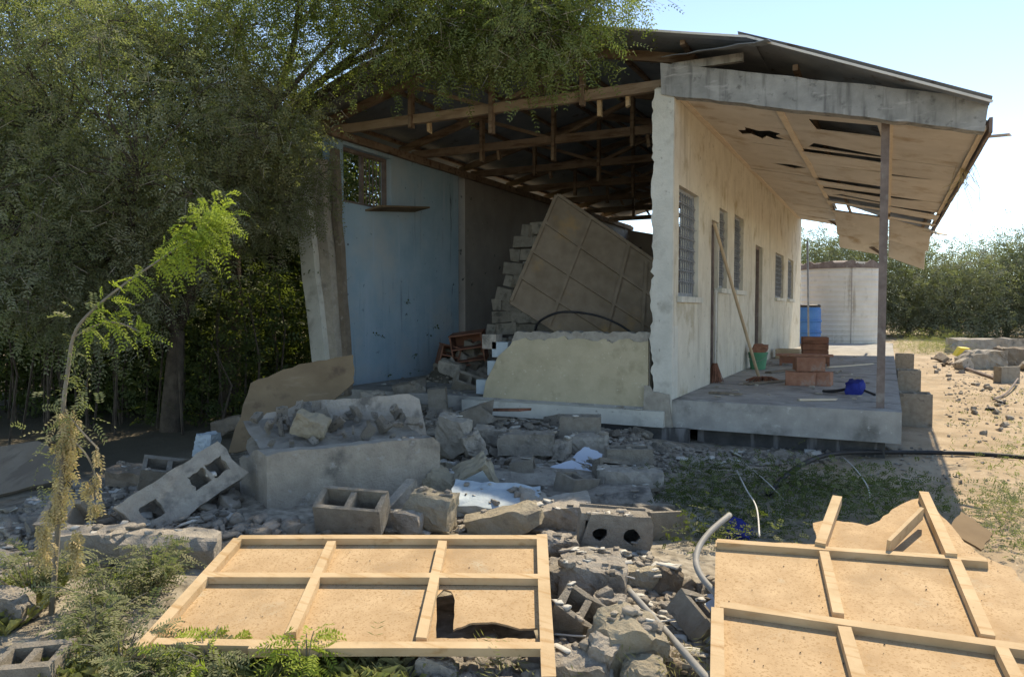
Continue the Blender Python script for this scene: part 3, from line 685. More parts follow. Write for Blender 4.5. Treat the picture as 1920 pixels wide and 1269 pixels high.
# hollow blocks, each placed on the heap:  px, py of the base, height above the ground, rotation, label, broken, material
HB = [
    (664, 1000, .07, (26, 3, 20), 'sunlit hollow block with two open cells facing up, behind the chipboard panel', 0, .42, .19),
    (1146, 1024, .13, (86, 4, 24), 'grey hollow block on its side showing two dark cells, beside the dark weeds', 0, .42, .24),
    (1178, 885, .02, (2, 0, 26), 'dark grey hollow block beside the porch foundation', 0, .40, .2),
    (1088, 832, .06, (0, 0, 20), 'grey block upright against the plinth below the low cream wall', 0, .40, .22),
    (873, 752, .18, (50, 20, 40), 'hollow block tipped up at the broken corner of the low wall, cells open', 0, .40, .2),
    (805, 780, .12, (8, 86, 34), 'greenish block standing on end between the trough and the low wall', 0, .42, .22),
    (725, 742, .14, (4, 0, 22), 'greenish grey block lying at the foot of the blue wall', 0, .48, .22),
    (1722, 790, -.02, (0, 0, 4), 'nearest of the stepping blocks along the porch slab, cavity on top', 0, .36, .44),
    (1706, 732, -.02, (0, 0, 2), 'middle one of the stepping blocks along the porch slab', 0, .38, .42),
    (1696, 692, -.02, (0, 0, -2), 'farthest of the stepping blocks along the porch slab', 0, .40, .45),
    (66, 1285, .0, (6, -4, 30), 'grey block lying among the weeds in the near corner under the trees', 0, .26, .13),
    (1887, 718, 0, (0, 0, 35), 'lone grey block on the sand beside the far rubble pile', 0, .42, .34),
    (1242, 1002, .0, (3, 5, 50), 'broken hollow block half hidden in the dark weeds', 1, .36, .18),
    (965, 915, .05, (10, 80, 30), 'broken grey block tipped on end in the middle of the shaded heap', 1, .36, .18),
    (775, 850, .10, (30, 10, 60), 'broken block lying between the trough end and the tall rock', 1, .34, .18),
    (908, 812, .08, (4, -20, 10), 'broken block at the left end of the plinth, half buried', 1, .36, .2),
    (1145, 905, .06, (70, 10, 40), 'broken block with open cells beside the pale blue sheets', 1, .34, .18),
    (1078, 945, .06, (12, 8, 70), 'broken block lying on the flat pale slab in the heap', 1, .32, .16),
    (545, 905, .05, (20, -10, 30), 'broken block against the near face of the trough', 1, .3, .16) if False else (310, 925, .06, (24, 12, 50), 'broken block behind the tipped block strip', 1, .36, .18),
    (150, 1005, .04, (40, 0, 20), 'broken block behind the hanging dry leaves', 1, .34, .18),
    (1298, 1190, .03, (30, 20, 70), 'broken dark block by the straight grey pipe near the broken panel', 1, .22, .12),
    (1075, 1185, .02, (16, 30, 10), 'broken grey block beside the sunlit panel frame in the gravel', 1, .24, .13),
    (590, 700, .3, (10, 4, 15), 'hollow block beside the leaning wall end', 1, .36, .18),
]
for i, (px, py, up, rot, lab, brk, L, H) in enumerate(HB):
    p = gp(px, py); b = block_bm(L, H, .2 if L < .41 else .21, 2, .007, i*7+1, brk)
    o = b.build('hollow_block', 'block'); place(o, p, rot, up); o.rotation_euler.z += 0
    tag(o, lab, 'concrete block', 'hollow concrete blocks in the rubble')
    if 'two dark cells' in lab:
        c_ = MB(); hs_ = [[(sx_*.095+math.cos(t_)*.048*k_, math.sin(t_)*.045*k_) for t_, k_ in [(2*math.pi*j/9, random.uniform(.75, 1.15)) for j in range(9)]][::-1] for sx_ in (-1, 1)]
        c_.prism([[(-.215, -.125)]+jag((-.20, -.13), (.21, -.125), 8, .008)+jag((.215, -.12), (.21, .115), 5, .01)+jag((.2, .125), (-.2, .12), 8, .01)]+hs_, Vector((0, 0, H)), X, Y, Z, .03); c_.build('face', 'block', o); c_ = MB(); c_.box((-.205, -.125, -.03), (.205, .12, -.004)); c_.build('face', 'block', o)  # second plate is added behind so no light shows through the cells
    if 'stepping' in lab:
        q = {'near': (.335, 11.0), 'midd': (.36, 15.4), 'fart': (.38, 20.2)}[lab[:4]]; o.rotation_euler = (0, 0, R(rot[2])); o.location = (q[0], q[1], ground_h(*q)-.02); o.scale = (1, 1.9, 1)
# solid and special lumps: px, py(base), size L W H, rot, up, material, label, cat, cut
LUMP = [
    (886, 930, .34, .2, .22, (24, -28, 20), .10, 'yellow_rock', 'yellow rendered block chunk tilted on the heap, one side painted blue', .82),
    (822, 935, .24, .2, .2, (10, 38, 10), .06, 'yellow_rock', 'pointed yellowish chunk leaning beside the trough', .6),
    (806, 995, .32, .22, .24, (0, 6, 14), .08, 'yellow_rock', 'sunlit yellow block with a flat top behind the chipboard panel', .85),
    (757, 1000, .28, .16, .12, (0, 0, 8), .06, 'concrete', 'small sunlit grey slab beside the two celled block', .8),
    (945, 1003, .50, .2, .14, (4, -14, 20), .07, 'yellow_rock', 'long sunlit wedge of yellow render at the back edge of the chipboard panel', .7),
    (930, 968, .62, .34, .09, (16, 4, 24), .09, 'teal', 'flat pale blue painted slab tilted on the heap', .8),
    (996, 968, .22, .16, .14, (20, 20, 50), .07, 'pale_rock', 'pale cube shaped chunk next to the blue painted slab', .85),
    (1050, 990, .42, .28, .16, (6, -6, 30), .07, 'concrete', 'grey slab lying next to the block with two dark cells', .8),
    (850, 862, .3, .24, .38, (8, 12, 20), .15, 'mortar', 'tall tan rock standing at the corner of the trough', .62),
    (888, 868, .2, .16, .26, (0, -20, 50), .1, 'pale_rock', 'smaller tan rock leaning on the tall one near the trough', .62),
    (986, 858, .52, .26, .2, (2, 0, 24), .10, 'concrete', 'grey flat topped chunk in front of the plinth', .75),
    (920, 838, .3, .2, .16, (4, 0, 20), .08, 'concrete', 'small grey slab against the plinth end', .8),
    (1106, 852, .34, .22, .16, (2, 0, 22), .07, 'mortar', 'squared mortar block under the upright plinth block', .85),
    (1052, 866, .17, .16, .17, (0, 0, 0), .08, 'pale_rock', 'round pale boulder between the plinth chunks', .55),
    (1180, 925, .50, .28, .16, (0, 2, 24), .08, 'mortar', 'rounded mortar slab beside the dark weeds', .72),
    (1020, 918, .9, .34, .14, (2, 2, 24), .05, 'mortar', 'long dusty slab across the middle of the heap', .72),
    (1120, 950, .8, .34, .10, (2, -2, 22), .05, 'pale_rock', 'flat pale slab above the block with two dark cells', .8),
    (1112, 1122, .32, .24, .18, (4, 2, 18), .06, 'pale_rock', 'big sunlit broken block beside the lath frame of the panel', .7),
    (1050, 1118, .13, .14, .16, (0, 0, 10), .05, 'concrete', 'square grey chunk touching the frame of the sunlit panel', .85),
    (1178, 1246, .27, .22, .22, (8, 10, 40), .06, 'yellow_rock', 'large yellow rendered rock between the two chipboard panels', .66),
    (1146, 1168, .14, .13, .13, (0, 0, 20), .05, 'pale_rock', 'pale rock above the large yellow one', .6),
    (1246, 1112, .16, .13, .13, (0, 10, 50), .04, 'brown_rock', 'dark brown rock at the edge of the weeds', .58),
    (1205, 1105, .2, .14, .1, (0, 0, 20), .04, 'yellow_rock', 'small flat tan stone beside the brown rock', .7),
    (1048, 1050, .18, .15, .12, (0, 10, 40), .06, 'pale_rock', 'pale rock at the far corner of the sunlit panel', .6),
    (1112, 1068, .36, .22, .09, (0, 0, 24), .02, 'concrete', 'shaded grey slab in front of the block with two dark cells', .8),
    (1085, 1275, .24, .18, .10, (10, 0, 12), .03, 'pale_rock', 'sunlit broken slab at the near end of the panel frame', .7),
    (1128, 1275, .12, .10, .16, (20, 20, 20), .05, 'pale_rock', 'pointed pale chunk standing up in the near rubble', .6),
    (1210, 1290, .17, .15, .09, (0, 0, 0), .04, 'yellow_rock', 'rounded tan rock beside the grey pipe', .58),
    (818, 1268, .15, .13, .10, (0, 20, 20), .0, 'pale_rock', 'pale rock under the near edge of the sunlit panel', .65),
    (606, 838, .24, .15, .17, (10, 20, 30), .0, 'yellow_rock', 'cream broken block piece on the trough rubble', .7),
    (388, 862, .2, .2, .2, (0, 0, 20), .12, 'teal', 'pale blue painted block above the cracked block strip', .88),
    (430, 822, .34, .2, .16, (0, -14, 30), .12, 'brown_rock', 'reddish brown slab beside the brown hardboard sheet', .75),
    (260, 912, .42, .24, .12, (8, 6, 30), .06, 'brown_rock', 'flat brown slab behind the dry hanging leaves', .75),
    (330, 1052, .50, .24, .16, (4, 4, 30), .06, 'concrete', 'grey slab between the block strip and the weeds', .7),
    (190, 1045, .44, .26, .16, (4, -4, 20), .06, 'concrete', 'grey slab beneath the dry hanging leaves', .7),
    (20, 1170, .2, .16, .14, (0, 10, 30), .06, 'pale_rock', 'pale stone by the weeds at the near corner', .6),
    (712, 700, .2, .2, .3, (0, 0, 20), .2, 'pale_rock', 'pale chunk beside the brown hardboard sheet near the blue wall', .7),
    (770, 752, .42, .26, .22, (6, -8, 30), .10, 'block', 'dark broken block piece between the upright greenish block and the blue wall', .85),
    (742, 785, .34, .28, .2, (10, 6, 60), .10, 'concrete', 'grey chunk just behind the back slab of the trough', .8),
    (846, 712, .36, .22, .2, (0, 16, 10), .12, 'concrete', 'grey broken chunk below the red brown cabinets', .8),
    (700, 772, .3, .2, .24, (0, 0, 40), .10, 'pale_rock', 'pale broken chunk at the near corner of the blue room', .8),
    (1865, 660, 3.2, .5, .55, (0, 0, 26), .1, 'concrete', 'low grey block wall remnant on the far rubble pile', .9),
    (1916, 690, 1.1, .6, .6, (0, 0, 20), .1, 'brown_rock', 'brown slab at the end of the far rubble pile', .8),
    (1835, 690, 1.0, .7, .5, (0, 0, 20), .1, 'concrete', 'big dark lump in the far rubble pile', .6),
]
occupied = []
for i, (px, py, L, W, H, rot, up, mat, lab, cm) in enumerate(LUMP):
    p = gp(px, py); b = solid_bm(L, W, H, i+11, 6 if cm < .75 else 4, .017 if L < 1 else .05, 10, min(.92, cm+.10), 1.05)
    o = b.build('broken_slab' if 'slab' in lab else 'rubble_chunk', mat)
    place(o, p, rot, up+H*.18); tag(o, lab, 'rubble', 'large pieces of rubble', 'thing'); occupied.append((p.x, p.y, max(L, W)*.45))
    if 'one side painted blue' in lab:
        c = MB(); c.box((-L*.42, -W*.52, -H*.36), (-L*.42+L*.8, -W*.515+.008, H*.36)); q = c.build('blue_paint', 'teal', o)
for (px, py, *_r) in HB:
    p = gp(px, py); occupied.append((p.x, p.y, .18))

A, B = at(726, 962, 4.95), at(776, 906, 5.15); b = MB(); b.bar(A, B, .075, .09, rag=.02); o = b.build('concrete_bar', 'concrete', loc=A); tag(o, 'narrow broken concrete bar leaning on the front of the trough', 'rubble')
# strip of three hollow blocks still mortared together, tipped against the trough
A, B = at(262, 972, 4.65), at(428, 862, 5.1)
u = (B-A).normalized(); n = (EYE-A); n = (n-u*n.dot(u)).normalized(); n = (n+Vector((0, 0, .15))).normalized(); n = (n-u*n.dot(u)).normalized(); v = n.cross(u)
st = empty('block_strip', A, 'strip of mortared hollow blocks with three ragged dark holes, tipped against the trough', 'concrete block')
L = (B-A).length; h2 = .15
def holepoly(c, r, k): 
    rr = random.Random(k); return [(c+r*rr.uniform(.84, 1.08)*max(-.82, min(.82, 1.25*math.cos(t))), r*rr.uniform(.8, 1.05)*max(-.78, min(.78, 1.25*math.sin(t)))) for t in [2*math.pi*j/18 for j in range(18)]][::-1]
cs = [L*.13, L*.66, L*.87]
b = MB(); lo = jag((-.06, -h2), (L+.06, -h2), 14, .008)+jag((L+.06, -h2), (L+.02, h2), 4, .02)+jag((L+.02, h2), (-.08, h2), 14, .008)+jag((-.08, h2), (-.06, -h2), 4, .03)
b.prism([lo]+[holepoly(c, .075, i) for i, c in enumerate(cs)], A-n*.04, u, v, n, .04); o = b.build('block_face', 'mortar', st, loc=A); o.location = (0, 0, 0)
b = MB(); b.prism([lo], A-n*.2, u, v, n, .035); o = b.build('block_back', 'block', st, loc=A); o.location = (0, 0, 0)
for (c0, c1) in ((-.04, cs[0]-.08), (cs[0]+.08, cs[1]-.07), (cs[1]+.06, cs[2]-.055), (cs[2]+.055, L+.0)):
    b = MB(); b.prism([[(c0, -h2+.015), (c1, -h2+.015), (c1, h2-.015), (c0, h2-.015)]], A-n*.163, u, v, n, .122); o = b.build('web', 'block', st, loc=A); o.location = (0, 0, 0)

# the concrete trough, broken and full of rubble
zt = .63
c0 = at(500, 858, 5.0); c1 = at(824, 822, 5.66); cb = at(458, 862, 5.32)
c0.z = c1.z = zt; cb.z = zt
u = (c1-c0); Lt = u.length; u.normalize(); v = Vector((-u.y, u.x, 0)); D = .95
tr = empty('concrete_trough', (c0.x, c0.y, 0), 'big grey concrete trough, cracked open and heaped with stones', 'trough')
def tpiece(name, lo, u_, v_, n_, O, th, mat='concrete'):
    b = MB(); b.prism([lo], O, u_, v_, n_, th)
    bm = bmesh.new(); 
    o = b.build(name, mat, tr, loc=tr.location); o.location = (0, 0, 0); return o
g0 = .62
lo = [(0, -g0), (Lt, -g0+.02), (Lt+.005, -.05), (Lt-.05, .0)]+jag((Lt-.05, 0), (.02, 0), 18, .006)+[(.0, -.02)]
tpiece('front_wall', lo, u, Z, v, c0.copy(), .12)
lo = [(0, -g0), (.45, -g0), (.45, -.12)]+jag((.45, -.12), (0.03, .0), 6, .02)+[(0, -.02)]
vl = (cb-c0); vl.z = 0; vl.normalize()
tpiece('side_wall', lo, vl, Z, u, c0+u*.002+v*.123, .11)
lo = [(0, -g0), (.8, -g0), (.8, -.2)]+jag((.8, -.2), (.0, -.05), 6, .03)
tpiece('side_wall', lo, v, Z, -u, c1-u*.004+v*.123, .11)
# back wall: tilted slab
q0, q1 = at(505, 758, 6.05), at(772, 738, 6.35); q2 = at(786, 850, 6.15)
bu = (q1-q0); Lb = bu.length; bu.normalize(); bn = Vector((bu.y, -bu.x, .38)).normalized(); bn = (bn-bu*bn.dot(bu)).normalized(); bv = bn.cross(bu)
lo = [(-.08, -.6), (Lb+.12, -.6), (Lb+.06, -.05), (Lb-.02, .0)]+jag((Lb-.02, 0), (.25, 0), 10, .008)+jag((.25, 0), (-.08, -.12), 5, .03)+jag((-.08, -.12), (-.2, -.4), 5, .04)
tpiece('back_wall', lo, bu, bv, -bn, q0.copy(), .13, 'pale_rock')

# rubble meshes shared by the small chunks
CH = []
def frag_bm(k):
    """broken corner or web of a hollow block, about one unit long"""
    rr = random.Random(k); t = .2; b = MB(); h = rr.uniform(.45, .75)
    b.box((-.5, -.36, -h/2), (.5, -.36+t, h/2)); b.box((-.5, -.36+t, -h/2), (-.5+t, .36*rr.uniform(.2, 1), h/2))
    if k % 2: b.box((.1, -.36+t, -h/2), (.1+t, .36*rr.uniform(.3, 1), h/2))
    if k % 3 == 0: b.box((-.5, .36-t*.9, -h/2), (rr.uniform(-.1, .3), .36, h/2))
    b.v = [tuple(c+rr.uniform(-.05, .05) for c in q) for q in b.v]; return b
for i in range(16):
    if i < 5: b = frag_bm(i+3)
    elif i < 11: b = solid_bm(random.uniform(.9, 1.2), random.uniform(.5, .8), random.uniform(.28, .5), 100+i, 3, .05, 4, .72, 1.0)
    else: b = solid_bm(random.uniform(.8, 1.1), random.uniform(.6, .9), random.uniform(.5, .8), 100+i, 5, .05, 4, .55, .95)
    o = b.build('rubble_chunk', 'concrete'); me = o.data; bpy.data.objects.remove(o); CH.append(me)
CHM = {}
def chunk_mesh(i, mat):
    if (i, mat) not in CHM:
        me = CH[i].copy(); me['shape'] = i; me.materials.clear(); me.materials.append(MAT[mat]); CHM[(i, mat)] = me
    return CHM[(i, mat)]
def in_poly(x, y, poly):
    c = False; j = len(poly)-1
    for i in range(len(poly)):
        if (poly[i][1] > y) != (poly[j][1] > y) and x < (poly[j][0]-poly[i][0])*(y-poly[i][1])/(poly[j][1]-poly[i][1])+poly[i][0]: c = not c
        j = i
    return c
def ground_poly(pxs): return [(q.x, q.y) for q in (gp(*p) for p in pxs)]
MATS = ['concrete', 'concrete', 'pale_rock', 'block', 'brown_rock', 'pale_rock', 'yellow_rock']
LANDMARKS = [(886, 930, 'the tilted yellow block chunk'), (806, 995, 'the flat topped yellow block'), (930, 968, 'the pale blue painted slab'), (1146, 1022, 'the block with two dark cells'), (850, 862, 'the tall tan rock'), (986, 858, 'the flat topped plinth chunk'),
    (1052, 866, 'the round pale boulder'), (1180, 925, 'the rounded mortar slab'), (1020, 918, 'the long dusty slab'), (1112, 1122, 'the big sunlit broken block'), (1178, 1246, 'the large yellow rendered rock'), (1246, 1112, 'the dark brown rock'), (1146, 1168, 'the pale rock above the yellow one'),
    (1085, 1275, 'the near end of the panel frame'), (1300, 1150, 'the shiny packet'), (1250, 1200, 'the straight grey pipe'), (664, 1000, 'the two celled hollow block'), (260, 912, 'the flat brown slab'), (330, 1052, 'the slab below the block strip'), (190, 1045, 'the slab under the dry leaves'), (388, 862, 'the pale blue painted block'),
    (340, 950, 'the mortared block strip'), (60, 1000, 'the sapling foot'), (420, 1000, 'the trough corner'), (725, 742, 'the block by the blue wall'), (805, 780, 'the upright greenish block'), (873, 752, 'the tipped block at the low wall'), (1088, 832, 'the upright plinth block'), (1178, 885, 'the dark block by the porch'),
    (1300, 855, 'the porch foundation'), (1480, 860, 'the black hose'), (1835, 690, 'the dark lump in the far pile'), (1887, 718, 'the lone far block'), (870, 670, 'the broken cabinet'), (1865, 660, 'the low far wall remnant'), (1790, 680, 'the rusty pipe')]
LM = [(gp(a, c), n_) for a, c, n_ in LANDMARKS]
TONE = {'concrete': 'grey', 'pale_rock': 'pale', 'block': 'dark grey', 'brown_rock': 'brown', 'yellow_rock': 'tan', 'brick': 'brick red', 'teal': 'pale blue'}
def chunk_label(p, s, mat, what='rubble piece'):
    n_ = min(LM, key=lambda q: (q[0].x-p[0])**2+(q[0].y-p[1])**2)[1]
    size = 'tiny' if s < .06 else 'small' if s < .09 else 'middling' if s < .14 else 'large'
    dd = min((q[0].x-p[0])**2+(q[0].y-p[1])**2 for q in LM)**.5
    return '%s %s %s %s %s' % (size, TONE[mat], what, 'by' if dd < .22 else 'beside' if dd < .5 else 'a step from', n_), 'rubble beside '+n_
def SHAPE(me):
    i = me['shape']; return 'broken block corner' if i < 5 else 'flat slab piece' if i < 11 else 'rough lump'
def scatter(pxpoly, count, smin, smax, label, group, mats=MATS, lift=0.2, power=2.2):
    poly = ground_poly(pxpoly); xs = [p[0] for p in poly]; ys = [p[1] for p in poly]; n = tries = 0
    while n < count and tries < count*60:
        tries += 1; x = random.uniform(min(xs), max(xs)); y = random.uniform(min(ys), max(ys))
        if not in_poly(x, y, poly): continue
        s = smin+(smax-smin)*random.random()**power
        if any((x-a)**2+(y-c)**2 < (s*.35+r)**2 for a, c, r in occupied): continue
        if s > smin*1.6: occupied.append((x, y, s*.35))
        mt_ = random.choice(mats); o = link('rubble_chunk', chunk_mesh(random.randrange(16), mt_))
        o.scale = (s, s*random.uniform(.75, 1.1), s*random.uniform(.7, 1.1)); o.location = (x, y, ground_h(x, y)+s*lift)
        o.rotation_euler = (random.uniform(-.5, .5), random.uniform(-.5, .5), random.uniform(0, 6.28))
        lb, gr = chunk_label((x, y), s, mt_, CHW[o.data.name.split('#')[0]] if False else SHAPE(o.data)); tag(o, lb, 'rubble', gr); n += 1
    return n
ZA = [(1042, 1030), (1190, 1030), (1270, 1100), (1338, 1110), (1336, 1268), (1046, 1268)]
ZB = [(835, 860), (880, 800), (1200, 810), (1225, 900), (1220, 1000), (1030, 1000), (700, 1003), (700, 960)]
ZC = [(0, 960), (240, 900), (420, 860), (455, 1000), (420, 1010), (330, 1080), (0, 1075)]
ZD = [(680, 745), (700, 700), (860, 680), (915, 760), (835, 830), (780, 790)]
ZE = [(1150, 832), (1300, 842), (1560, 850), (1560, 866), (1230, 892), (1150, 880)]
N = 0
N += scatter(ZA, 56, .045, .13, 'grey and tan rubble piece lying between the two chipboard panels', 'rubble between the chipboard panels')
N += scatter(ZB, 70, .06, .22, 'grey rubble piece in the shaded heap before the low cream wall', 'rubble before the low wall')
N += scatter(ZC, 46, .06, .24, 'grey rubble piece at the edge of the trees near the block strip', 'rubble by the trees', ['concrete', 'concrete', 'pale_rock', 'block'])
N += scatter(ZD, 26, .12, .3, 'rubble piece at the foot of the blue wall', 'rubble by the blue wall', ['concrete', 'block', 'pale_rock', 'block'])
ZR = [(815, 690), (845, 655), (905, 648), (915, 700), (860, 715)]
N += scatter(ZR, 22, .12, .28, 'brick', 'brick', ['brick', 'brick', 'brown_rock', 'block'])
N += scatter(ZE, 18, .05, .16, 'flat rubble piece along the base of the porch', 'rubble along the porch base', ['concrete', 'pale_rock'])
FZ = [(1760, 675), (1800, 655), (1935, 655), (1935, 700), (1850, 706), (1780, 700)]
N += scatter(FZ, 24, .15, .5, 'pale rubble piece in the far pile on the sand', 'rubble in the far pile', ['concrete', 'pale_rock', 'brown_rock'])
# stones lying in the trough
for i in range(44):
    a, c = random.uniform(.08, Lt-.02), random.uniform(.15, .95); s = .045+.085*random.random()**1.6
    mt_ = random.choice(['concrete', 'pale_rock', 'pale_rock', 'block']); o = link('rubble_chunk', chunk_mesh(random.randrange(16), mt_))
    p = c0+u*a+v*c; o.location = (p.x, p.y, zt-.02+.17*(c)+random.uniform(-.01, .03)+.04*nz(a*6, c*6)); o.scale = (s*1.2, s, s)
    o.rotation_euler = (random.random()*3, random.random()*3, random.random()*6)
    tag(o, '%s %s stone in the trough, %s, near its %s' % ('small' if s < .075 else 'larger', TONE[mt_], 'close to the front wall' if c < .42 else 'in the middle' if c < .68 else 'against the back slab', 'cracked end' if a < Lt*.33 else 'centre' if a < Lt*.66 else 'whole end'), 'rubble', 'stones in the trough')
fill = MB(); vs = []; fs = []
for i in range(13):
    for j in range(9):
        a, c = .03+(Lt-.06)*i/12, .13+.9*j/8; p = c0+u*a+v*c; vs.append((p.x, p.y, zt-.08+.18*c*.95+.04*nz(a*6, c*6)))
for i in range(12):
    for j in range(8): q = i*9+j; fs.append((q, q+1, q+10, q+9))
fill.add(vs, fs); o = fill.build('rubble_fill', 'concrete', tr, loc=tr.location); o.location = (0, 0, 0)
lump = [o for o in bpy.data.objects if o.get('label', '').startswith('cream broken block piece')][0]
q = c0+u*.42+v*.42; lump.location = (q.x, q.y, zt+.10)

# small debris nobody could count
def debris(name, polys, n, smin, smax, mat, lift=.0, inside=None):
    base = np.array([(1, 0, 0), (-1, 0, 0), (0, 1, 0), (0, -1, 0), (0, 0, 1), (0, 0, -1)], float)
    quads = np.array([(4, 0, 2, 2), (4, 2, 1, 1), (4, 1, 3, 3), (4, 3, 0, 0), (5, 2, 0, 0), (5, 1, 2, 2), (5, 3, 1, 1), (5, 0, 3, 3)])
    V = []; F = []; k = 0
    for poly, share in polys:
        gpoly = ground_poly(poly) if poly[0][0] > 20 or poly[0][1] > 100 else poly
        xs = [p[0] for p in gpoly]; ys = [p[1] for p in gpoly]; c = 0; tr_ = 0
        while c < n*share and tr_ < n*40:
            tr_ += 1; x = random.uniform(min(xs), max(xs)); y = random.uniform(min(ys), max(ys))
            if not in_poly(x, y, gpoly): continue
            s = smin+(smax-smin)*random.random()**3
            v = base*RNG.uniform(.5, 1.1, (6, 1))*np.array([1, .8, .6])*s
            a = random.random()*6.28; ca, sa = math.cos(a), math.sin(a)
            tl = random.uniform(-.6, .6); v = v @ np.array([[1, 0, 0], [0, math.cos(tl), -math.sin(tl)], [0, math.sin(tl), math.cos(tl)]]) @ np.array([[ca, sa, 0], [-sa, ca, 0], [0, 0, 1]])
            V.append(v+np.array([x, y, ground_h(x, y)+s*.25+lift])); F.append(quads+k); k += 6; c += 1
    V = np.concatenate(V); F = np.concatenate(F)
    me = bpy.data.meshes.new(name); me.from_pydata(V.tolist(), [], [(a, b_, c) for a, b_, c, d in F.tolist()]); me.materials.append(MAT[mat])
    o = link(name, me); tag(o, kind='stuff'); return o
def rubble_mass(polys, n, smin, smax, mat, flat=1):
    tpl = []
    for me in CH[6:15]:
        tpl.append((np.array([v.co[:] for v in me.vertices]), np.array([p.vertices[:] for p in me.polygons])))
    V = []; F = []; k = 0
    for poly, share in polys:
        g_ = ground_poly(poly); xs = [p[0] for p in g_]; ys = [p[1] for p in g_]; c = 0
        while c < n*share:
            x = random.uniform(min(xs), max(xs)); y = random.uniform(min(ys), max(ys))
            if not in_poly(x, y, g_): continue
            s_ = smin+(smax-smin)*random.random()**2; v, f = random.choice(tpl)
            m = np.array(Matrix.Rotation(random.random()*6.28, 3, 'Z') @ Matrix.Rotation(random.uniform(-.7, .7), 3, 'X'))
            V.append((v*s_*RNG.uniform(.6, 1.2, 3)*np.array([1, 1, flat])) @ m.T + np.array([x, y, ground_h(x, y)+s_*.22])); F.append(f+k); k += len(v); c += 1
    o = link('rubble', npmesh('rubble', np.concatenate(V), np.concatenate(F), mat)); tag(o, kind='stuff')
ZG = [(445, 985), (640, 985), (660, 1003), (430, 1010)]
ZH = [(240, 900), (420, 850), (470, 790), (560, 720), (470, 850), (460, 900), (300, 960)]
rubble_mass([(ZB, .32), (ZC, .26), (ZD, .22), (ZG, .08), (ZH, .12)], 620, .05, .15, 'concrete', .8)
rubble_mass([(ZC, .35), (ZG, .25), (ZH, .2), (ZD, .2)], 420, .03, .10, 'pale_rock')
rubble_mass([([(1700, 650), (1935, 648), (1935, 720), (1800, 730), (1720, 700)], .7), ([(1770, 720), (1935, 720), (1935, 800), (1780, 850)], .3)], 170, .04, .14, 'pale_rock')
ZU = [(700, 1222), (1050, 1215), (1046, 1300), (700, 1300)]
rubble_mass([(ZA, .2), (ZB, .28), (ZC, .28), (ZD, .1), (ZE, .1), (ZU, .04)], 1200, .035, .11, 'concrete')
rubble_mass([(ZA, .3), (ZB, .28), (ZC, .2), (ZD, .1), (ZE, .08), (ZU, .04)], 1100, .035, .10, 'pale_rock')
rubble_mass([(ZB, .5), (ZC, .5)], 900, .03, .10, 'pale_rock')
rubble_mass([(ZA, .2), (ZB, .42), (ZC, .22), (ZE, .06), (ZD, .1)], 420, .05, .16, 'plaster', .28)
rubble_mass([(ZA, .4), (ZB, .3), (ZC, .1), (ZD, .15), (ZU, .05)], 420, .03, .08, 'brown_rock')
debris('rubble', [(ZA, .18), (ZB, .30), (ZC, .24), (ZE, .12), (ZD, .08), ([(760, 1215), (1050, 1215), (1046, 1300), (760, 1300)], .08)], 9000, .012, .05, 'pale_rock')
debris('gravel', [([(1430, 840), (1780, 840), (1800, 900), (1700, 930), (1230, 930)], .25), ([(1760, 700), (1935, 690), (1935, 1000), (1790, 900)], .4), ([(1700, 650), (1935, 645), (1935, 700), (1750, 720)], .35)], 1900, .008, .04, 'pale_rock')

# chips and plaster crumbs lying on top of whatever is there
def drop_chips(polys, n, smin, smax, mat, flat=.6):
    bpy.context.view_layer.update(); dg = bpy.context.evaluated_depsgraph_get(); V = []; F = []; k = 0
    tpl = [(np.array([v.co[:] for v in me.vertices]), np.array([p.vertices[:] for p in me.polygons])) for me in CH[6:15]]
    for poly, share in polys:
        g_ = ground_poly(poly); xs = [p[0] for p in g_]; ys = [p[1] for p in g_]; c = 0; tries = 0
        while c < n*share and tries < n*20:
            tries += 1; x = random.uniform(min(xs), max(xs)); y = random.uniform(min(ys), max(ys))
            if not in_poly(x, y, g_): continue
            ok, loc, nrm, _, ob, _ = scn.ray_cast(dg, Vector((x, y, 1.25)), Vector((0, 0, -1)))
            if not ok or nrm.z < .55 or ob.name.split('.')[0] in ('board', 'batten', 'standing_lath'): continue
            s_ = smin+(smax-smin)*random.random()**2.5; v, f = random.choice(tpl)
            m = np.array(Matrix.Rotation(random.random()*6.28, 3, 'Z') @ Matrix.Rotation(random.uniform(-.3, .3), 3, 'X'))
            V.append((v*s_*RNG.uniform(.6, 1.2, 3)*np.array([1, 1, flat])) @ m.T + np.array([loc.x, loc.y, loc.z+s_*.12*flat])); F.append(f+k); k += len(v); c += 1
    o = link('rubble', npmesh('rubble', np.concatenate(V), np.concatenate(F), mat)); tag(o, kind='stuff')
drop_chips([(ZA, .2), (ZB, .45), (ZC, .25), (ZD, .1)], 520, .02, .085, 'pale_rock', .8)
drop_chips([(ZA, .2), (ZB, .5), (ZC, .25), (ZD, .05)], 300, .03, .10, 'plaster', .35)
drop_chips([(ZA, .3), (ZB, .4), (ZC, .2), (ZD, .1)], 320, .02, .07, 'concrete', .8)

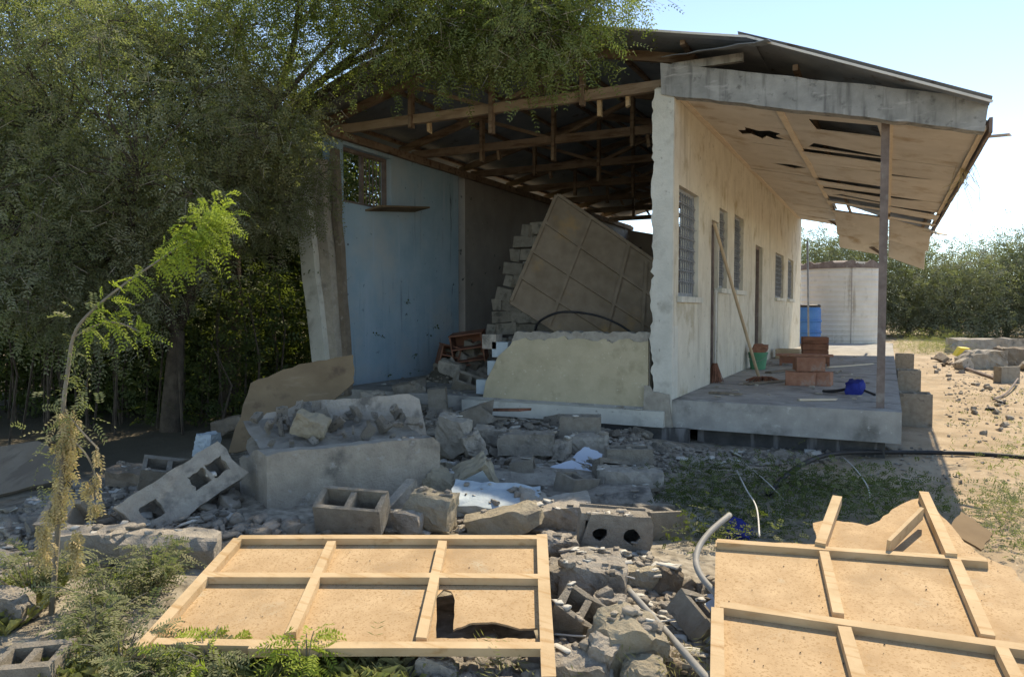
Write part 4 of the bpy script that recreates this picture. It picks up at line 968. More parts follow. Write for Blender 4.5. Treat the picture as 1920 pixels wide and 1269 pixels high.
# ------------------------------------------------------------------ sheets, pipes, wires
def sheet_thing(name, pts, th, mat, label, cat, wav=0):
    O = pts[0]; u = (pts[1]-O).normalized(); n = u.cross(pts[-1]-O).normalized()
    if n.dot(EYE-O) < 0: n = -n
    v = n.cross(u); lo = [((q-O).dot(u), (q-O).dot(v)) for q in pts]
    if sum(lo[i][0]*lo[(i+1) % len(lo)][1]-lo[(i+1) % len(lo)][0]*lo[i][1] for i in range(len(lo))) < 0: lo = lo[::-1]
    rl = []
    for a, c in zip(lo, lo[1:]+lo[:1]): rl += jag(a, c, 6, wav)
    b = MB(); b.prism([rl], O, u, v, n, -th); o = b.build(name, mat, loc=O); return tag(o, label, cat)
sheet_thing('hardboard_sheet', [at(428, 848, 6.35), at(520, 838, 6.5), at(660, 740, 7.3), at(660, 680, 7.45), at(560, 695, 7.2), at(470, 718, 6.85)], .012, 'ply', 'brown hardboard sheet leaning behind the concrete trough under the trees', 'board', .01)
sheet_thing('weathered_board', [at(-60, 940, 5.6), at(110, 900, 6.0), at(130, 845, 6.15), at(70, 828, 6.2), at(-60, 845, 5.9)], .03, 'card', 'tan weathered board lying under the trees behind the dry hanging leaves', 'board', .006)
sheet_thing('weathered_board', [at(1778, 992, 4.2), at(1840, 1030, 4.0), at(1862, 1000, 4.2), at(1802, 958, 4.45)], .012, 'ply', 'ribbed brown board piece lying in weeds beside the broken panel', 'board', .006)
for k, (pts, lab) in enumerate([
    ([at(1070, 858, 6.75), at(1115, 882, 6.55), at(1130, 840, 6.8), at(1098, 836, 6.95)], 'crumpled pale blue sheet propped up in the shaded heap'),
    ([at(1030, 876, 6.5), at(1072, 895, 6.35), at(1125, 893, 6.4), at(1072, 862, 6.65)], 'flat pale blue sheet lying below the crumpled one')]):
    sheet_thing('plastic_sheet', pts, .006, 'blue_sheet', lab, 'plastic sheet', .012)
sheet_thing('plastic_sheet', [at(1285, 1122, 3.55), at(1302, 1154, 3.4), at(1345, 1148, 3.4), at(1336, 1112, 3.6)], .01, 'blue_sheet', 'shiny white and blue packet in the rubble beside the broken panel', 'plastic sheet', .004)
sheet_thing('weathered_board', [at(1262, 1118, 3.6), at(1290, 1152, 3.4), at(1305, 1146, 3.42), at(1282, 1108, 3.64)], .02, 'card', 'small grey board next to the shiny packet', 'board', .003)

def smooth_path(pts, k=6):
    pts = [Vector(p) for p in pts]; out = []
    for i in range(len(pts)-1):
        p0, p1, p2, p3 = pts[max(0, i-1)], pts[i], pts[i+1], pts[min(len(pts)-1, i+2)]
        for j in range(k):
            t = j/k; out.append(.5*((2*p1)+(p2-p0)*t+(2*p0-5*p1+4*p2-p3)*t*t+(3*p1-p0-3*p2+p3)*t**3))
    return out+[pts[-1]]
def hose(name, pts, r, mat, label, cat, n=8, k=6, group=None):
    b = MB(); b.tube(smooth_path(pts, k), r, n); o = b.build(name, mat, smooth=True, loc=Vector(pts[0])); return tag(o, label, cat, group)
hose('bent_conduit', [at(1368, 965, 4.1), at(1330, 998, 3.9), at(1308, 1032, 3.75), at(1308, 1066, 3.6), at(1335, 1104, 3.45), at(1392, 1146, 3.22)], .016, 'pvc', 'bent grey conduit curving up beside the broken chipboard panel', 'pipe', 10)
hose('straight_pipe', [at(1180, 1107, 3.55), at(1250, 1185, 3.1), at(1335, 1282, 2.62)], .015, 'pvc', 'straight grey pipe lying across rubble between the panels', 'pipe', 10)
G = lambda px, py, up=.02: gp(px, py)+Vector((0, 0, up))
hose('black_hose', [G(1440, 940, .05), G(1468, 916, .08), G(1500, 896, .11), G(1540, 880, .12), G(1590, 868, .10), G(1660, 858, .05), G(1740, 855, .03), G(1830, 856, .03), G(1960, 868, .03)], .022, 'black', 'long black hose running over the ground before the porch', 'hose', 8)
hose('cable', [at(1002, 624, 9.9), at(1010, 604, 9.75), at(1040, 588, 9.6), at(1075, 585, 9.5), at(1120, 592, 9.45), at(1160, 608, 9.4), at(1190, 628, 9.35)], .016, 'black', 'black cable arching over the low cream wall', 'cable', 6)
hose('wire', [G(1380, 890, .05), at(1398, 915, 5.2), at(1418, 950, 4.7), at(1424, 1005, 4.1)], .005, 'wire', 'pale wire hanging down behind the broken panel, nearest the bent conduit', 'wire', 5)
hose('wire', [G(1395, 876, .04), at(1440, 905, 5.6), G(1470, 945, .03)], .004, 'wire', 'pale wire over the dark weeds, straight and short', 'wire', 5)
hose('wire', [G(1580, 868, .06), at(1605, 880, 6.0), at(1628, 915, 5.5), G(1630, 955, .03)], .005, 'wire', 'pale wire looping down from the black hose', 'wire', 5)
hose('wire', [at(1040, 1188, 3.2), at(1100, 1192, 3.15), at(1160, 1184, 3.2), at(1220, 1168, 3.25), at(1300, 1156, 3.3), at(1340, 1146, 3.35)], .005, 'wire', 'thin wire stretched across the rubble between both panels', 'wire', 5)
hose('wire', [at(1040, 1066, 3.75), at(1090, 1066, 3.7), at(1150, 1074, 3.65), at(1190, 1084, 3.6)], .004, 'wire', 'thin wire lying on the big sunlit broken block', 'wire', 5)
hose('thin_pipe', [G(1785, 686, .05), G(1830, 702, .06), G(1876, 718, .05)], .035, 'rust', 'rusty pipe lying on sand before the far rubble pile', 'pipe', 8)
hose('stick', [G(1862, 754, .04), G(1888, 742, .05), G(1908, 722, .12)], .018, 'rust', 'dark curved stick on the sand', 'stick', 6)
for lab, (px, py), s in (('black lump of rubbish on the sand', (1856, 770), .06), ('small dark scrap at the end of the curved stick', (1878, 758), .05)):
    p = gp(px, py); o = solid_bm(s*2, s*1.4, s, int(px), 6, .02, 4, .5, .9).build('scrap', 'black'); place(o, p, (0, 0, 30), s*.4); tag(o, lab, 'scrap')
p = gp(1797, 668); b = MB(); b.box((-.14, -.1, 0), (.14, .1, .3)); b.v = [(x+.3*(z)+.02*math.sin(y*40), y, z*(1+.3*x)) for x, y, z in b.v]; o = b.build('plastic_scrap', 'yellow'); place(o, p, (8, 10, 20)); tag(o, 'yellow plastic scrap in dry grass near the far pile', 'scrap')
# blue bottle-like bag in the weeds
p = gp(1388, 1012); b = solid_bm(.15, .12, .10, 31, 7, .018, 7, .5, .9); o = b.build('blue_bag', 'navy', smooth=False); place(o, p, (30, 20, 0), .06); tag(o, 'dark blue plastic bag lying in the weeds behind the broken panel', 'bag')

# ------------------------------------------------------------------ things on and behind the porch
def on_slab(px, py): return atz(px, py, ZP)
# leaning pole with mop head
A, B = on_slab(1424, 714), atx(1339, 418, XR+.06)
mp = empty('mop', A, 'long wooden mop pole leaning on the porch wall, head at its lower end', 'mop')
b = MB(); b.tube([A+Z*.02, A.lerp(B, .5), B], .021, 8); o = b.build('pole', 'grey_wood', mp, loc=A); o.location = (0, 0, 0)
b = MB()
for i in range(46):
    a = random.random()*6.28; r = random.uniform(.08, .24); q = A+Vector((.06, -.1, .0))
    b.tube([A+Z*.05, q+Vector((math.cos(a)*r*.5, math.sin(a)*r*.5, .06)), q+Vector((math.cos(a)*r, math.sin(a)*r, .012))], .011, 4)
o = b.build('mop_head', 'brown_wood', mp, loc=A); o.location = (0, 0, 0)
# broom
A = on_slab(1340, 716); B = atx(1343, 545, XR+.10)
br = empty('broom', A, 'broom with white handle standing against the porch wall', 'broom')
b = MB(); b.tube([A+Z*.22, B], .014, 8); o = b.build('handle', 'wire', br, loc=A); o.location = (0, 0, 0)
b = MB()
for i in range(70):
    a = random.random()*6.28; r = random.random()**.5; b.tube([A+Vector((math.cos(a)*.03, math.sin(a)*.03, .26)), A+Vector((math.cos(a)*.13*r, math.sin(a)*.16*r, .0))], .006, 3)
o = b.build('bristles', 'brown_wood', br, loc=A); o.location = (0, 0, 0)
# bucket
p = on_slab(1421, 692); bk = empty('bucket', p, 'green plastic bucket with a brown cloth on it, on the porch floor', 'bucket')
b = MB(); b.lathe([(.12, 0), (.155, .27), (.165, .27), (.165, .285), (.145, .285), (.115, .02)], 20); o = b.build('tub', 'green_plastic', bk, smooth=False)
b = solid_bm(.3, .28, .16, 77, 6, .02, 6, .55, .9); o = b.build('cloth', 'brown_wood', bk, smooth=True); o.location = (0, 0, .33)
b = MB(); b.tube(smooth_path([(-.16, 0, .27), (-.13, -.12, .2), (0, -.17, .14), (.13, -.12, .2), (.16, 0, .27)]), .004, 5); b.build('handle', 'grille', bk)
# low wooden bench and crates
def bench(p, L, W, H, rz, label, name='wooden_bench'):
    e = empty(name, p, label, 'bench'); e.rotation_euler.z = R(rz)
    for k in range(3): b = MB(); y = -W/2+W*k/3; b.box((-L/2, y+.004, H-.03), (L/2, y+W/3-.004, H)); b.build('plank', 'brick', e)
    for s in (-1, 1): b = MB(); b.box((s*(L/2-.08)-.02, -W/2+.02, 0), (s*(L/2-.08)+.02, W/2-.02, H-.032)); b.build('leg', 'brown_wood', e)
    b = MB(); b.box((-L/2+.103, -W/2+.03, H-.16), (L/2-.103, -W/2+.05, H-.034)); b.build('apron', 'brown_wood', e)
    return e
for i_, (px_, py_, r_, up_, lb_) in enumerate([(1500, 722, 8, 0, 'red block nearest the mop in the low stack on the porch'), (1532, 722, -6, 0, 'red block beside the navy bag in the low stack on the porch'), (1516, 722, 20, .19, 'red block lying on top of the low stack on the porch')]):
    b = block_bm(.36, .18, .18, 2, .008, 400+i_); o = b.build('hollow_block', 'brick'); place(o, on_slab(px_, py_), (0, 0, r_), up_); tag(o, lb_, 'block', 'red blocks stacked on the porch')
bench(on_slab(1508, 685), .95, .34, .2, 5, 'lower reddish wooden bench farther along the porch')
def crate(p, L, W, H, rz, mat, label):
    e = empty('wooden_crate', p, label, 'crate'); e.rotation_euler.z = R(rz)
    for k in range(3):
        z0 = H*k/3+.006; z1 = H*(k+1)/3-.006
        for s in (-1, 1):
            b = MB(); b.box((-L/2, s*W/2-.009, z0), (L/2, s*W/2+.009, z1)); b.build('slat', mat, e)
            b = MB(); b.box((s*L/2-.009, -W/2+.010, z0), (s*L/2+.009, W/2-.010, z1)); b.build('slat', mat, e)
    b = MB(); b.box((-L/2+.01, -W/2+.01, 0), (L/2-.01, W/2-.01, .005)); b.build('bottom', mat, e)
crate(on_slab(1527, 668), .5, .4, .42, 10, 'brown_wood', 'slatted brown wooden crate on the porch in front of the water tank')
crate(on_slab(1478, 672), .45, .35, .2, 0, 'grey_wood', 'shallow pale wooden crate against the porch wall')
# fallen laths on the porch floor
for (a, c, w, lab, m) in (((1400, 722), (1470, 716), .09, 'pale plank lying flat on the porch beside the mop', 'card'), ((1500, 752), (1568, 752), .035, 'thin pale lath at the front edge of the porch', 'batten'),
                       ((1330, 738), (1390, 742), .06, 'grey plank along the porch front near the pillar', 'card'), ((1552, 690), (1636, 684), .05, 'long lath lying across the porch before the tank', 'batten'), ((1440, 700), (1500, 694), .12, 'grey board lying on the porch behind the mop', 'card')):
    A, B = on_slab(*a), on_slab(*c); b = MB(); b.bar(A+Z*.016, B+Z*.02, w, .022, rag=.02); o = b.build('plank', m, loc=A); tag(o, lab, 'plank')
# blue bag with strap
p = on_slab(1602, 738); bg_ = empty('cloth_bag', p, 'navy blue cloth bag with a black strap lying on the porch edge', 'bag')
b = solid_bm(.27, .24, .22, 5, 7, .03, 7, .5, .85); o = b.build('bag_body', 'navy', bg_, smooth=True); o.location = (0, 0, .09)
b = MB(); b.tube(smooth_path([(-.05, 0, .06), (-.18, -.03, .03), (-.30, -.02, .012), (-.34, .03, .012)]), .02, 6); b.build('strap', 'black', bg_)
b = MB(); b.tube(smooth_path([(.08, -.04, .06), (.16, -.08, .03), (.22, -.14, .012)]), .015, 6); b.build('strap', 'black', bg_)
# scraps on the porch floor
FL = MB()
for i in range(60):
    px, py = random.uniform(1330, 1640), random.uniform(662, 752); p = on_slab(px, py)
    if not (XR+.1 < p.x < .08): continue
    b = solid_bm(.06*random.uniform(.5, 1.4), .05, .02, i, 4, .004, 2, .6, .95); FL.add([Vector(q)+p+Z*.01 for q in b.v], b.f)
tag(FL.build('debris', 'pale_rock'), kind='stuff')
# pole behind, tank, barrel
A = at(1517, 652, 21.0); A.z = .1; B = at(1514, 452, 21.0); hose('steel_pole', [A, A.lerp(B, .5), B], .028, 'grille', 'thin steel pole standing between the blue barrel and the white tank', 'pole', 8, 1)
pT = at(1574, 640, 23.4); pT.z = .56
tk = empty('water_tank', pT, 'round white water tank with rusty broken rim behind the porch', 'water tank')
b = MB(); rT, hT = 1.16, 2.32; pr = [(rT-.02, 0), (rT, .03)]
for i in range(15): z0 = .08+i*.148; pr += [(rT, z0), (rT+.014, z0+.025), (rT+.014, z0+.06), (rT, z0+.085)]
pr += [(rT, hT), (rT-.05, hT), (rT-.05, hT-.2)]
b.lathe(pr, 48); b.build('shell', 'tank', tk)
b = MB(); vs = []
n = 40
for i in range(n+1):
    t = R(150)+R(185)*i/n; h = .10+.05*math.sin(i*.9)+.06*random.random(); vs.append((math.cos(t), math.sin(t), h))
for i in range(n):
    (a, c, h), (a2, c2, h2_) = vs[i], vs[i+1]
    b.add([(a*(rT+.03), c*(rT+.03), hT-.05), (a2*(rT+.03), c2*(rT+.03), hT-.05), (a2*(rT+.02), c2*(rT+.02), hT+h2_), (a*(rT+.02), c*(rT+.02), hT+h), (a*(rT-.04), c*(rT-.04), hT-.05), (a2*(rT-.04), c2*(rT-.04), hT-.05), (a2*(rT-.03), c2*(rT-.03), hT+h2_), (a*(rT-.03), c*(rT-.03), hT+h)], [(0, 1, 2, 3), (4, 7, 6, 5), (3, 2, 6, 7)])
b.build('rim', 'rust', tk)
b = MB(); b.lathe([(rT*.98, hT-.06), (rT*.8, hT+.14), (rT*.3, hT+.22), (.05, hT+.23)], 32); b.build('lid', 'rust', tk)
b = MB()
for a in (-72,): t = R(a); b.tube([(math.cos(t)*(rT+.03), math.sin(t)*(rT+.03), .0), (math.cos(t)*(rT+.03), math.sin(t)*(rT+.03), hT)], .007, 5)
b.build('strap', 'rust', tk)
b = MB(); b.box((-.14, -rT-.015, hT-.08), (.14, -rT+.05, hT+.14)); o = b.build('outlet_box', 'tank', tk); o.rotation_euler.z = R(30)
b = MB(); b.lathe([(1.5, 0), (1.5, .5)], 32); o = b.build('tank_stand', 'slab'); o.location = (pT.x, pT.y, .058); tag(o, 'round concrete plinth under the white water tank', 'plinth')
pB = at(1514, 648, 20.6); pB.z = .1
pB = at(1514, 646, 22.0); pB.z = ZP
bl = empty('barrel', pB, 'blue plastic barrel with a dark lid beside the white tank', 'barrel')
b = MB(); pr = [(.33, 0), (.36, .04)]
for z0 in (.3, .62): pr += [(.36, z0), (.385, z0+.02), (.385, z0+.06), (.36, z0+.08)]
pr += [(.36, .98), (.33, 1.06)]; b.lathe(pr, 28); b.build('drum', 'blue_plastic', bl)
b = MB(); b.lathe([(.345, 1.063), (.35, 1.12), (.30, 1.14)], 28); b.build('lid', 'black', bl)

# broken furniture inside, by the tan wall
for k, (px, py, L, H, rot, lab) in enumerate([
    (884, 672, .5, .42, (6, -8, 20), 'red brown broken cabinet standing in the rubble inside the house'),
    (836, 682, .3, .3, (0, 14, 40), 'small red brown cabinet piece at the end of the blue wall')]):
    p = gp(px, py); e = empty('broken_cabinet', p-Z*.04, lab, 'cabinet'); e.rotation_euler = tuple(R(a) for a in rot)
    for (lo, hi) in (((-L/2, -.2, 0), (-L/2+.02, .2, H)), ((L/2-.02, -.2, 0), (L/2, .2, H)), ((-L/2+.021, .18, 0), (L/2-.021, .2, H))): b = MB(); b.box(lo, hi); b.build('side_panel', 'brown_wood', e)
    for z0 in (.02, H*.5, H+.002): b = MB(); b.box((-L/2+(.021 if z0 < H else -.01), -.2, z0), (L/2-(.021 if z0 < H else -.01), .178 if z0 < H else .2, z0+.02)); b.build('shelf', 'brown_wood', e)
for (a, c, za, lab) in (((800, 690), (905, 684), None, 'red brown plank lying across the rubble inside the house'), ((790, 712), (880, 700), None, 'dark plank at the foot of the red brown cabinet'), ((908, 768), (985, 768), .5, 'thin broken plank lying at the corner of the low wall')):
    A, B = (atz(a[0], a[1], za), atz(c[0], c[1], za+.1)) if za else (gp(*a)+Z*.06, gp(*c)+Z*.1); b = MB(); b.bar(A, B, .14, .025, rag=.05); o = b.build('plank', 'brown_wood', loc=A); tag(o, lab, 'plank')
for i in range(20):
    p = gp(random.uniform(700, 905), random.uniform(672, 715)); p.z = max(p.z, ZF)+.03; mt_ = random.choice(['brown_rock', 'concrete', 'block']); o = link('rubble_chunk', chunk_mesh(random.randrange(16), mt_)); s = random.uniform(.1, .3)
    o.scale = (s*1.2, s, s*.8); o.location = p; o.rotation_euler = (random.random(), random.random(), random.random()*6); tag(o, '%s %s rubble piece on the floor of the blue room %s' % ('small' if s < .17 else 'large', TONE[mt_], 'beneath the blue wall' if p.x < -5.6 else 'near the broken cabinet' if p.y > 9.3 else 'near the low wall'), 'rubble', 'rubble on the floor of the blue room')

# ------------------------------------------------------------------ vegetation
def norm(a): return a/np.maximum(np.linalg.norm(a, axis=-1, keepdims=True), 1e-9)
def fronds(P, A, L, pairs, ll, lw, droop=.25, rng=RNG):
    """pinnate leaves: P base, A direction, L length -> diamonds either side of the rachis"""
    n = len(P); A = norm(A); ref = norm(rng.normal(size=(n, 3))*.6+np.array([0, 0, 1.])); S = norm(np.cross(A, ref)); U = np.cross(S, A)
    V = []
    for k in range(pairs):
        t = (k+.6)/pairs; c = P+A*(L*t)[:, None]; c[:, 2] -= droop*L*t*t
        sz = (1-.45*abs(t-.45))[:, None] if isinstance(t, np.ndarray) else 1-.5*abs(t-.45)
        for s in (-1, 1):
            d = norm(S*s+A*.55+U*rng.uniform(-.35, .35, (n, 1))+np.array([0, 0, -.25])); w = norm(np.cross(d, U)+rng.normal(size=(n, 3))*.25)
            l_ = (ll*sz)*rng.uniform(.8, 1.2, (n, 1)); 
            V.append(np.stack([c, c+d*l_*.5+w*lw*.5, c+d*l_, c+d*l_*.5-w*lw*.5], 1))
    V = np.concatenate(V); return V.reshape(-1, 3)
def quads(n): return np.arange(n*4).reshape(-1, 4)
def clusters_in(center, rad, n, rng, shell=.35, flat=1.0):
    d = norm(rng.normal(size=(n, 3))); r = (shell+(1-shell)*rng.random((n, 1)))**.6
    return np.array(center)+d*r*np.array(rad)
def crown_points(C, per, spread, rng):
    n = len(C)*per; P = np.repeat(C, per, 0)+rng.normal(size=(n, 3))*spread*np.array([1, 1, .8]); D = P-np.repeat(C, per, 0)
    return P, norm(norm(D)+rng.normal(size=(n, 3))*.6+np.array([0, 0, -.25]))
def branches(mb, base, tips, r0, r1, n=5, sag=0):
    for t in tips:
        b_ = Vector(base); t = Vector(t); m = b_.lerp(t, .5)+Vector((random.uniform(-1, 1), random.uniform(-1, 1), random.uniform(.0, 1)))*((t-b_).length*.12)
        mb.tube(smooth_path([b_, m, t], 4), [r0+(r1-r0)*i/8 for i in range(9)], n)
def tree(name, base, limbs, blobs, label, mat, per, frond, pairs, ll, lw, cl=26, spread=.32, trunk_r=.16, group=None, seed=0, droop=.25, twigs=True, bark='bark', fork_h=None, tw_scale=.5, dry=0):
    """limbs: limb end points; blobs: (center, radii, clusters)"""
    rng = np.random.default_rng(seed+50); base = Vector(base)
    e = empty(name, base, label, 'tree', group); B = np.array(base)
    mb = MB(); fork = base+Vector((.1, .05, fork_h or (limbs[0][2]-base.z)*.35))
    mb.tube(smooth_path([base-Z*.1, base.lerp(fork, .5)+Vector((.08, -.06, 0)), fork], 4), [trunk_r*(1.25-.5*i/8) for i in range(9)], 8)
    nodes = []
    for q in limbs:
        q = Vector(q); m = fork.lerp(q, .5)+Vector((random.uniform(-.25, .25), random.uniform(-.25, .25), .25))
        path = smooth_path([fork, m, q], 5); mb.tube(path, [trunk_r*(.6-.45*i/10) for i in range(11)], 6); nodes += path
    Cs = [clusters_in(c, r, n, rng) for (c, r, n) in blobs]; C = np.concatenate(Cs)
    o = mb.build('trunk', bark, e, smooth=True, loc=base); o.location = (0, 0, 0)
    if twigs:
        tw = MB(); NN = np.array([tuple(q) for q in nodes]) if nodes else np.array([tuple(fork)])
        for c in C:
            k = np.argmin(((NN-c)**2).sum(1)); a = Vector(NN[k]); t = Vector(c); m = a.lerp(t, .5)+Vector((random.uniform(-.2, .2), random.uniform(-.2, .2), random.uniform(-.05, .25)))
            tw.tube(smooth_path([a, m, t], 3), [(.022-.0028*i)*tw_scale for i in range(7)], 4, False)
            for _ in range(3):
                q = t+Vector((random.gauss(0, .3), random.gauss(0, .3), random.gauss(-.08, .25)))*(spread/.32); tw.tube([t, t.lerp(q, .5)+Vector((0, 0, .03)), q], [.005, .004, .002], 3, False)
        o = tw.build('branches', 'bark', e, loc=base); o.location = (0, 0, 0)
    P, A = crown_points(C, per, spread, rng)
    V = fronds(P, A, rng.uniform(frond*.7, frond*1.3, len(P)), pairs, ll, lw, droop, rng)
    me = npmesh('crown', V-B, quads(len(V)//4), mat); o = link('crown', me, e)
    if dry:
        n_ = dry; k = rng.integers(0, len(P), n_); p0 = P[k]+rng.normal(size=(n_, 3))*.05; dd = norm(rng.normal(size=(n_, 3))+np.array([0, 0, -.35])); ln = rng.uniform(.06, .2, (n_, 1)); sd = norm(np.cross(dd, rng.normal(size=(n_, 3))))*.0024
        bend = rng.normal(size=(n_, 3))*.03; V2 = np.stack([p0-sd, p0+sd, p0+dd*ln+bend+sd*.5, p0+dd*ln+bend-sd*.5], 1).reshape(-1, 3)
        o = link('fine_twigs', npmesh('fine_twigs', V2-B, quads(n_), 'pale_twig'), e)
    return e
# the big thorn tree beside the house
def W(px, py, d): q = at(px, py, d); return (q.x, q.y, q.z)
b0 = gp(318, 800); b0 = at(318, 790, 9.0); b0.z = ground_h(b0.x, b0.y)
tree('thorn_tree', b0, [W(120, 250, 8.5), W(350, 120, 9.2), W(480, 260, 9.0), W(60, 420, 8.0), W(260, 330, 7.6), W(640, 60, 8.6)],
     [(W(250, 250, 8.4), (2.0, 1.5, 1.5), 90), (W(60, 420, 8.0), (1.3, 1.3, 1.0), 55), (W(430, 250, 8.8), (1.1, 1.0, 1.1), 50), (W(110, 560, 7.8), (1.0, .9, .6), 34), (W(520, 330, 9.2), (.55, .6, 1.0), 32), (W(250, 450, 8.6), (1.0, .9, .6), 26), (W(60, 130, 8.6), (1.7, 1.3, 1.4), 74), (W(-150, 350, 8.0), (1.2, 1.2, 2.0), 40)],
     'big dusty thorn tree with drooping grey green foliage beside the house', 'leaf_dusty', 84, .16, 5, .044, .016, spread=.20, trunk_r=.11, seed=1, dry=6000)
b1 = at(430, 760, 10.6); b1.z = ground_h(b1.x, b1.y)
tree('feathery_tree', b1, [W(560, 0, 8.4), W(740, 40, 8.4), W(900, 20, 8.1), W(1040, 60, 7.85), W(1060, -10, 8.0), W(450, 60, 9.0), W(250, 20, 9.0)],
     [(W(540, 20, 8.4), (1.1, 1.0, .65), 34), (W(740, 20, 8.4), (.95, .6, .55), 44), (W(890, 40, 8.15), (.8, .45, .34), 38), (W(1010, 72, 7.85), (.52, .35, .16), 20), (W(1050, 0, 8.0), (.7, .45, .2), 24), (W(400, 60, 9.0), (1.3, 1.1, .9), 20), (W(150, 20, 8.8), (1.4, 1.2, .8), 14)],
     'tall feathery green tree whose branches overhang the roof of the house', 'leaf_green', 52, .18, 6, .05, .017, spread=.25, trunk_r=.12, seed=2, droop=.35, fork_h=3.6, tw_scale=.55, dry=5000)
# slender dark trees and bushes behind
for k, (px, d, tw_, lab) in enumerate([(490, 12.5, .09, 'slender dark trunked tree nearest to the leaning wall end'), (455, 12.0, .07, 'thin straight dark tree between the slender one and the big thorn tree')]):
    b2 = at(px, 700, d); b2.z = ground_h(b2.x, b2.y)
    tree('slender_tree', b2, [W(px+20, 330, d), W(px-20, 300, d+.3), W(px+40, 400, d+.4)], [(W(px+10, 330, d), (1.0, 1.0, .9), 30), (W(px-30, 440, d+1.2), (.8, .8, .7), 10)], lab, 'leaf_dark', 46, .2, 5, .07, .026, spread=.35, trunk_r=tw_, seed=20+k)
for k, (px, d, zc, r, lab, mt) in enumerate([
    (540, 17, 2.0, (1.4, 1.4, 1.9), 'sunlit yellow green bush far behind the leaning wall end', 'leaf_fresh'), (430, 18.5, 2.2, (1.8, 1.5, 2.2), 'bushy green tree behind the two slender trunks', 'leaf_green'), (300, 14, 2.2, (2.0, 1.5, 2.0), 'dark bushy tree behind the trunk of the thorn tree', 'leaf_dark'),
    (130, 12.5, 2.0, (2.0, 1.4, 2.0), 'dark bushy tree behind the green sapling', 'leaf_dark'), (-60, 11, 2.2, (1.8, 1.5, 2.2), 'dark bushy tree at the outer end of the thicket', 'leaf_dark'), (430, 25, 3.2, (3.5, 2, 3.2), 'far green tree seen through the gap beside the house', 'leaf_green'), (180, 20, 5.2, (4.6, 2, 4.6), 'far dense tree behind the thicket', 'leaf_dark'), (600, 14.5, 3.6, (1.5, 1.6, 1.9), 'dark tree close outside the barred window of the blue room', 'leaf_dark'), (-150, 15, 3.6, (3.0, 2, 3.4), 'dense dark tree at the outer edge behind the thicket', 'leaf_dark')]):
    p = at(px, 640, d); z0 = ground_h(p.x, p.y)
    tree('bushy_tree', (p.x, p.y, z0), [(p.x+.4, p.y, zc+.8), (p.x-.5, p.y+.3, zc+.6), (p.x, p.y-.4, zc+1.2)], [((p.x, p.y, zc+.25), r, 130 if 'window' in lab or 'far dense' in lab else 80)], lab, mt, 44, .28, 4, .11, .046, spread=.45, trunk_r=.1, seed=30+k)
# understorey brush in the dark under the thorn tree
def brush(poly, n, hgt, mat, name, frond=.18, pairs=5, ll=.04, lw=.014, clump=14, spread=.16):
    g_ = ground_poly(poly) if max(abs(c) for p in poly for c in p) > 60 else poly; xs = [p[0] for p in g_]; ys = [p[1] for p in g_]; C = []
    while len(C) < n:
        x, y = random.uniform(min(xs), max(xs)), random.uniform(min(ys), max(ys))
        if in_poly(x, y, g_): C.append((x, y, ground_h(x, y)+random.random()**1.4*hgt))
    P, A = crown_points(np.array(C), clump, spread, RNG); k = P[:, 2] > .1; P, A = P[k], A[k]; A[:, 2] = np.abs(A[:, 2])*.8
    V = fronds(P, A, RNG.uniform(frond*.6, frond*1.3, len(P)), pairs, ll, lw, .3)
    o = link(name, npmesh(name, V, quads(len(V)//4), mat)); tag(o, kind='stuff'); return o
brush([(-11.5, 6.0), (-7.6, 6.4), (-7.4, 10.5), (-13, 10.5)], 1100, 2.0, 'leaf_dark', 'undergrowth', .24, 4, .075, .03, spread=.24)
mb = MB()
for i in range(110):
    px = random.uniform(-40, 560); p = at(px, 700, random.uniform(8.0, 13.5)); z0 = ground_h(p.x, p.y)
    if p.x > -7.3: continue
    h = random.uniform(1.0, 2.6); mb.tube([(p.x, p.y, z0), (p.x+random.uniform(-.15, .15), p.y+random.uniform(-.1, .1), z0+h*.5), (p.x+random.uniform(-.4, .4), p.y+random.uniform(-.2, .2), z0+h)], [.016, .012, .005], 4, False)
o = mb.build('undergrowth', 'bark'); tag(o, kind='stuff')

# sapling with the bright branch and dead leaves hanging from it
d = 3.6; S0 = at(100, 1150, d); S0.z = ground_h(S0.x, S0.y)
sp_ = empty('sapling', S0, 'green sapling with a bright lit branch and a bunch of dry leaves hanging down', 'sapling')
stem = [at(96, 1160, d), at(108, 1000, d), at(118, 860, d), at(118, 770, d), at(128, 690, d), at(138, 630, d), at(165, 590, d), at(230, 535, d), at(310, 480, d+.1), at(380, 430, d+.2), at(405, 395, d+.3)]
sidep = [at(138, 632, d), at(180, 610, d), at(220, 605, d), at(262, 622, d)]
b = MB(); b.tube(smooth_path(stem, 4), [.014-.0003*i for i in range(41)], 6); b.tube(smooth_path(sidep, 4), .004, 4)
b.tube(smooth_path([at(122, 770, d), at(150, 805, d), at(185, 842, d)]), .005, 4); b.tube(smooth_path([at(125, 815, d), at(160, 850, d), at(178, 890, d), at(178, 930, d)]), .005, 4)
o = b.build('stem', 'twig', sp_, loc=S0); o.location = (0, 0, 0)
def along(pts, n, i0, i1, jit):
    pth = smooth_path(pts, 8); out = []
    for _ in range(n):
        q = pth[min(len(pth)-1, int(random.uniform(i0, i1)*len(pth)))]; out.append((q.x+random.gauss(0, jit), q.y+random.gauss(0, jit), q.z+random.gauss(0, jit)))
    return np.array(out)
P = np.concatenate([along(stem, 50, .6, .95, .025), along(stem, 170, .80, 1, .05), along(sidep, 26, .2, 1, .02)])
A = RNG.normal(size=P.shape)*.5+np.array([.45, .1, -.1]); V = fronds(P, A, RNG.uniform(.08, .15, len(P)), 10, .024, .009, .45)
o = link('foliage', npmesh('foliage', V-np.array(S0), quads(len(V)//4), 'leaf_fresh'), sp_)
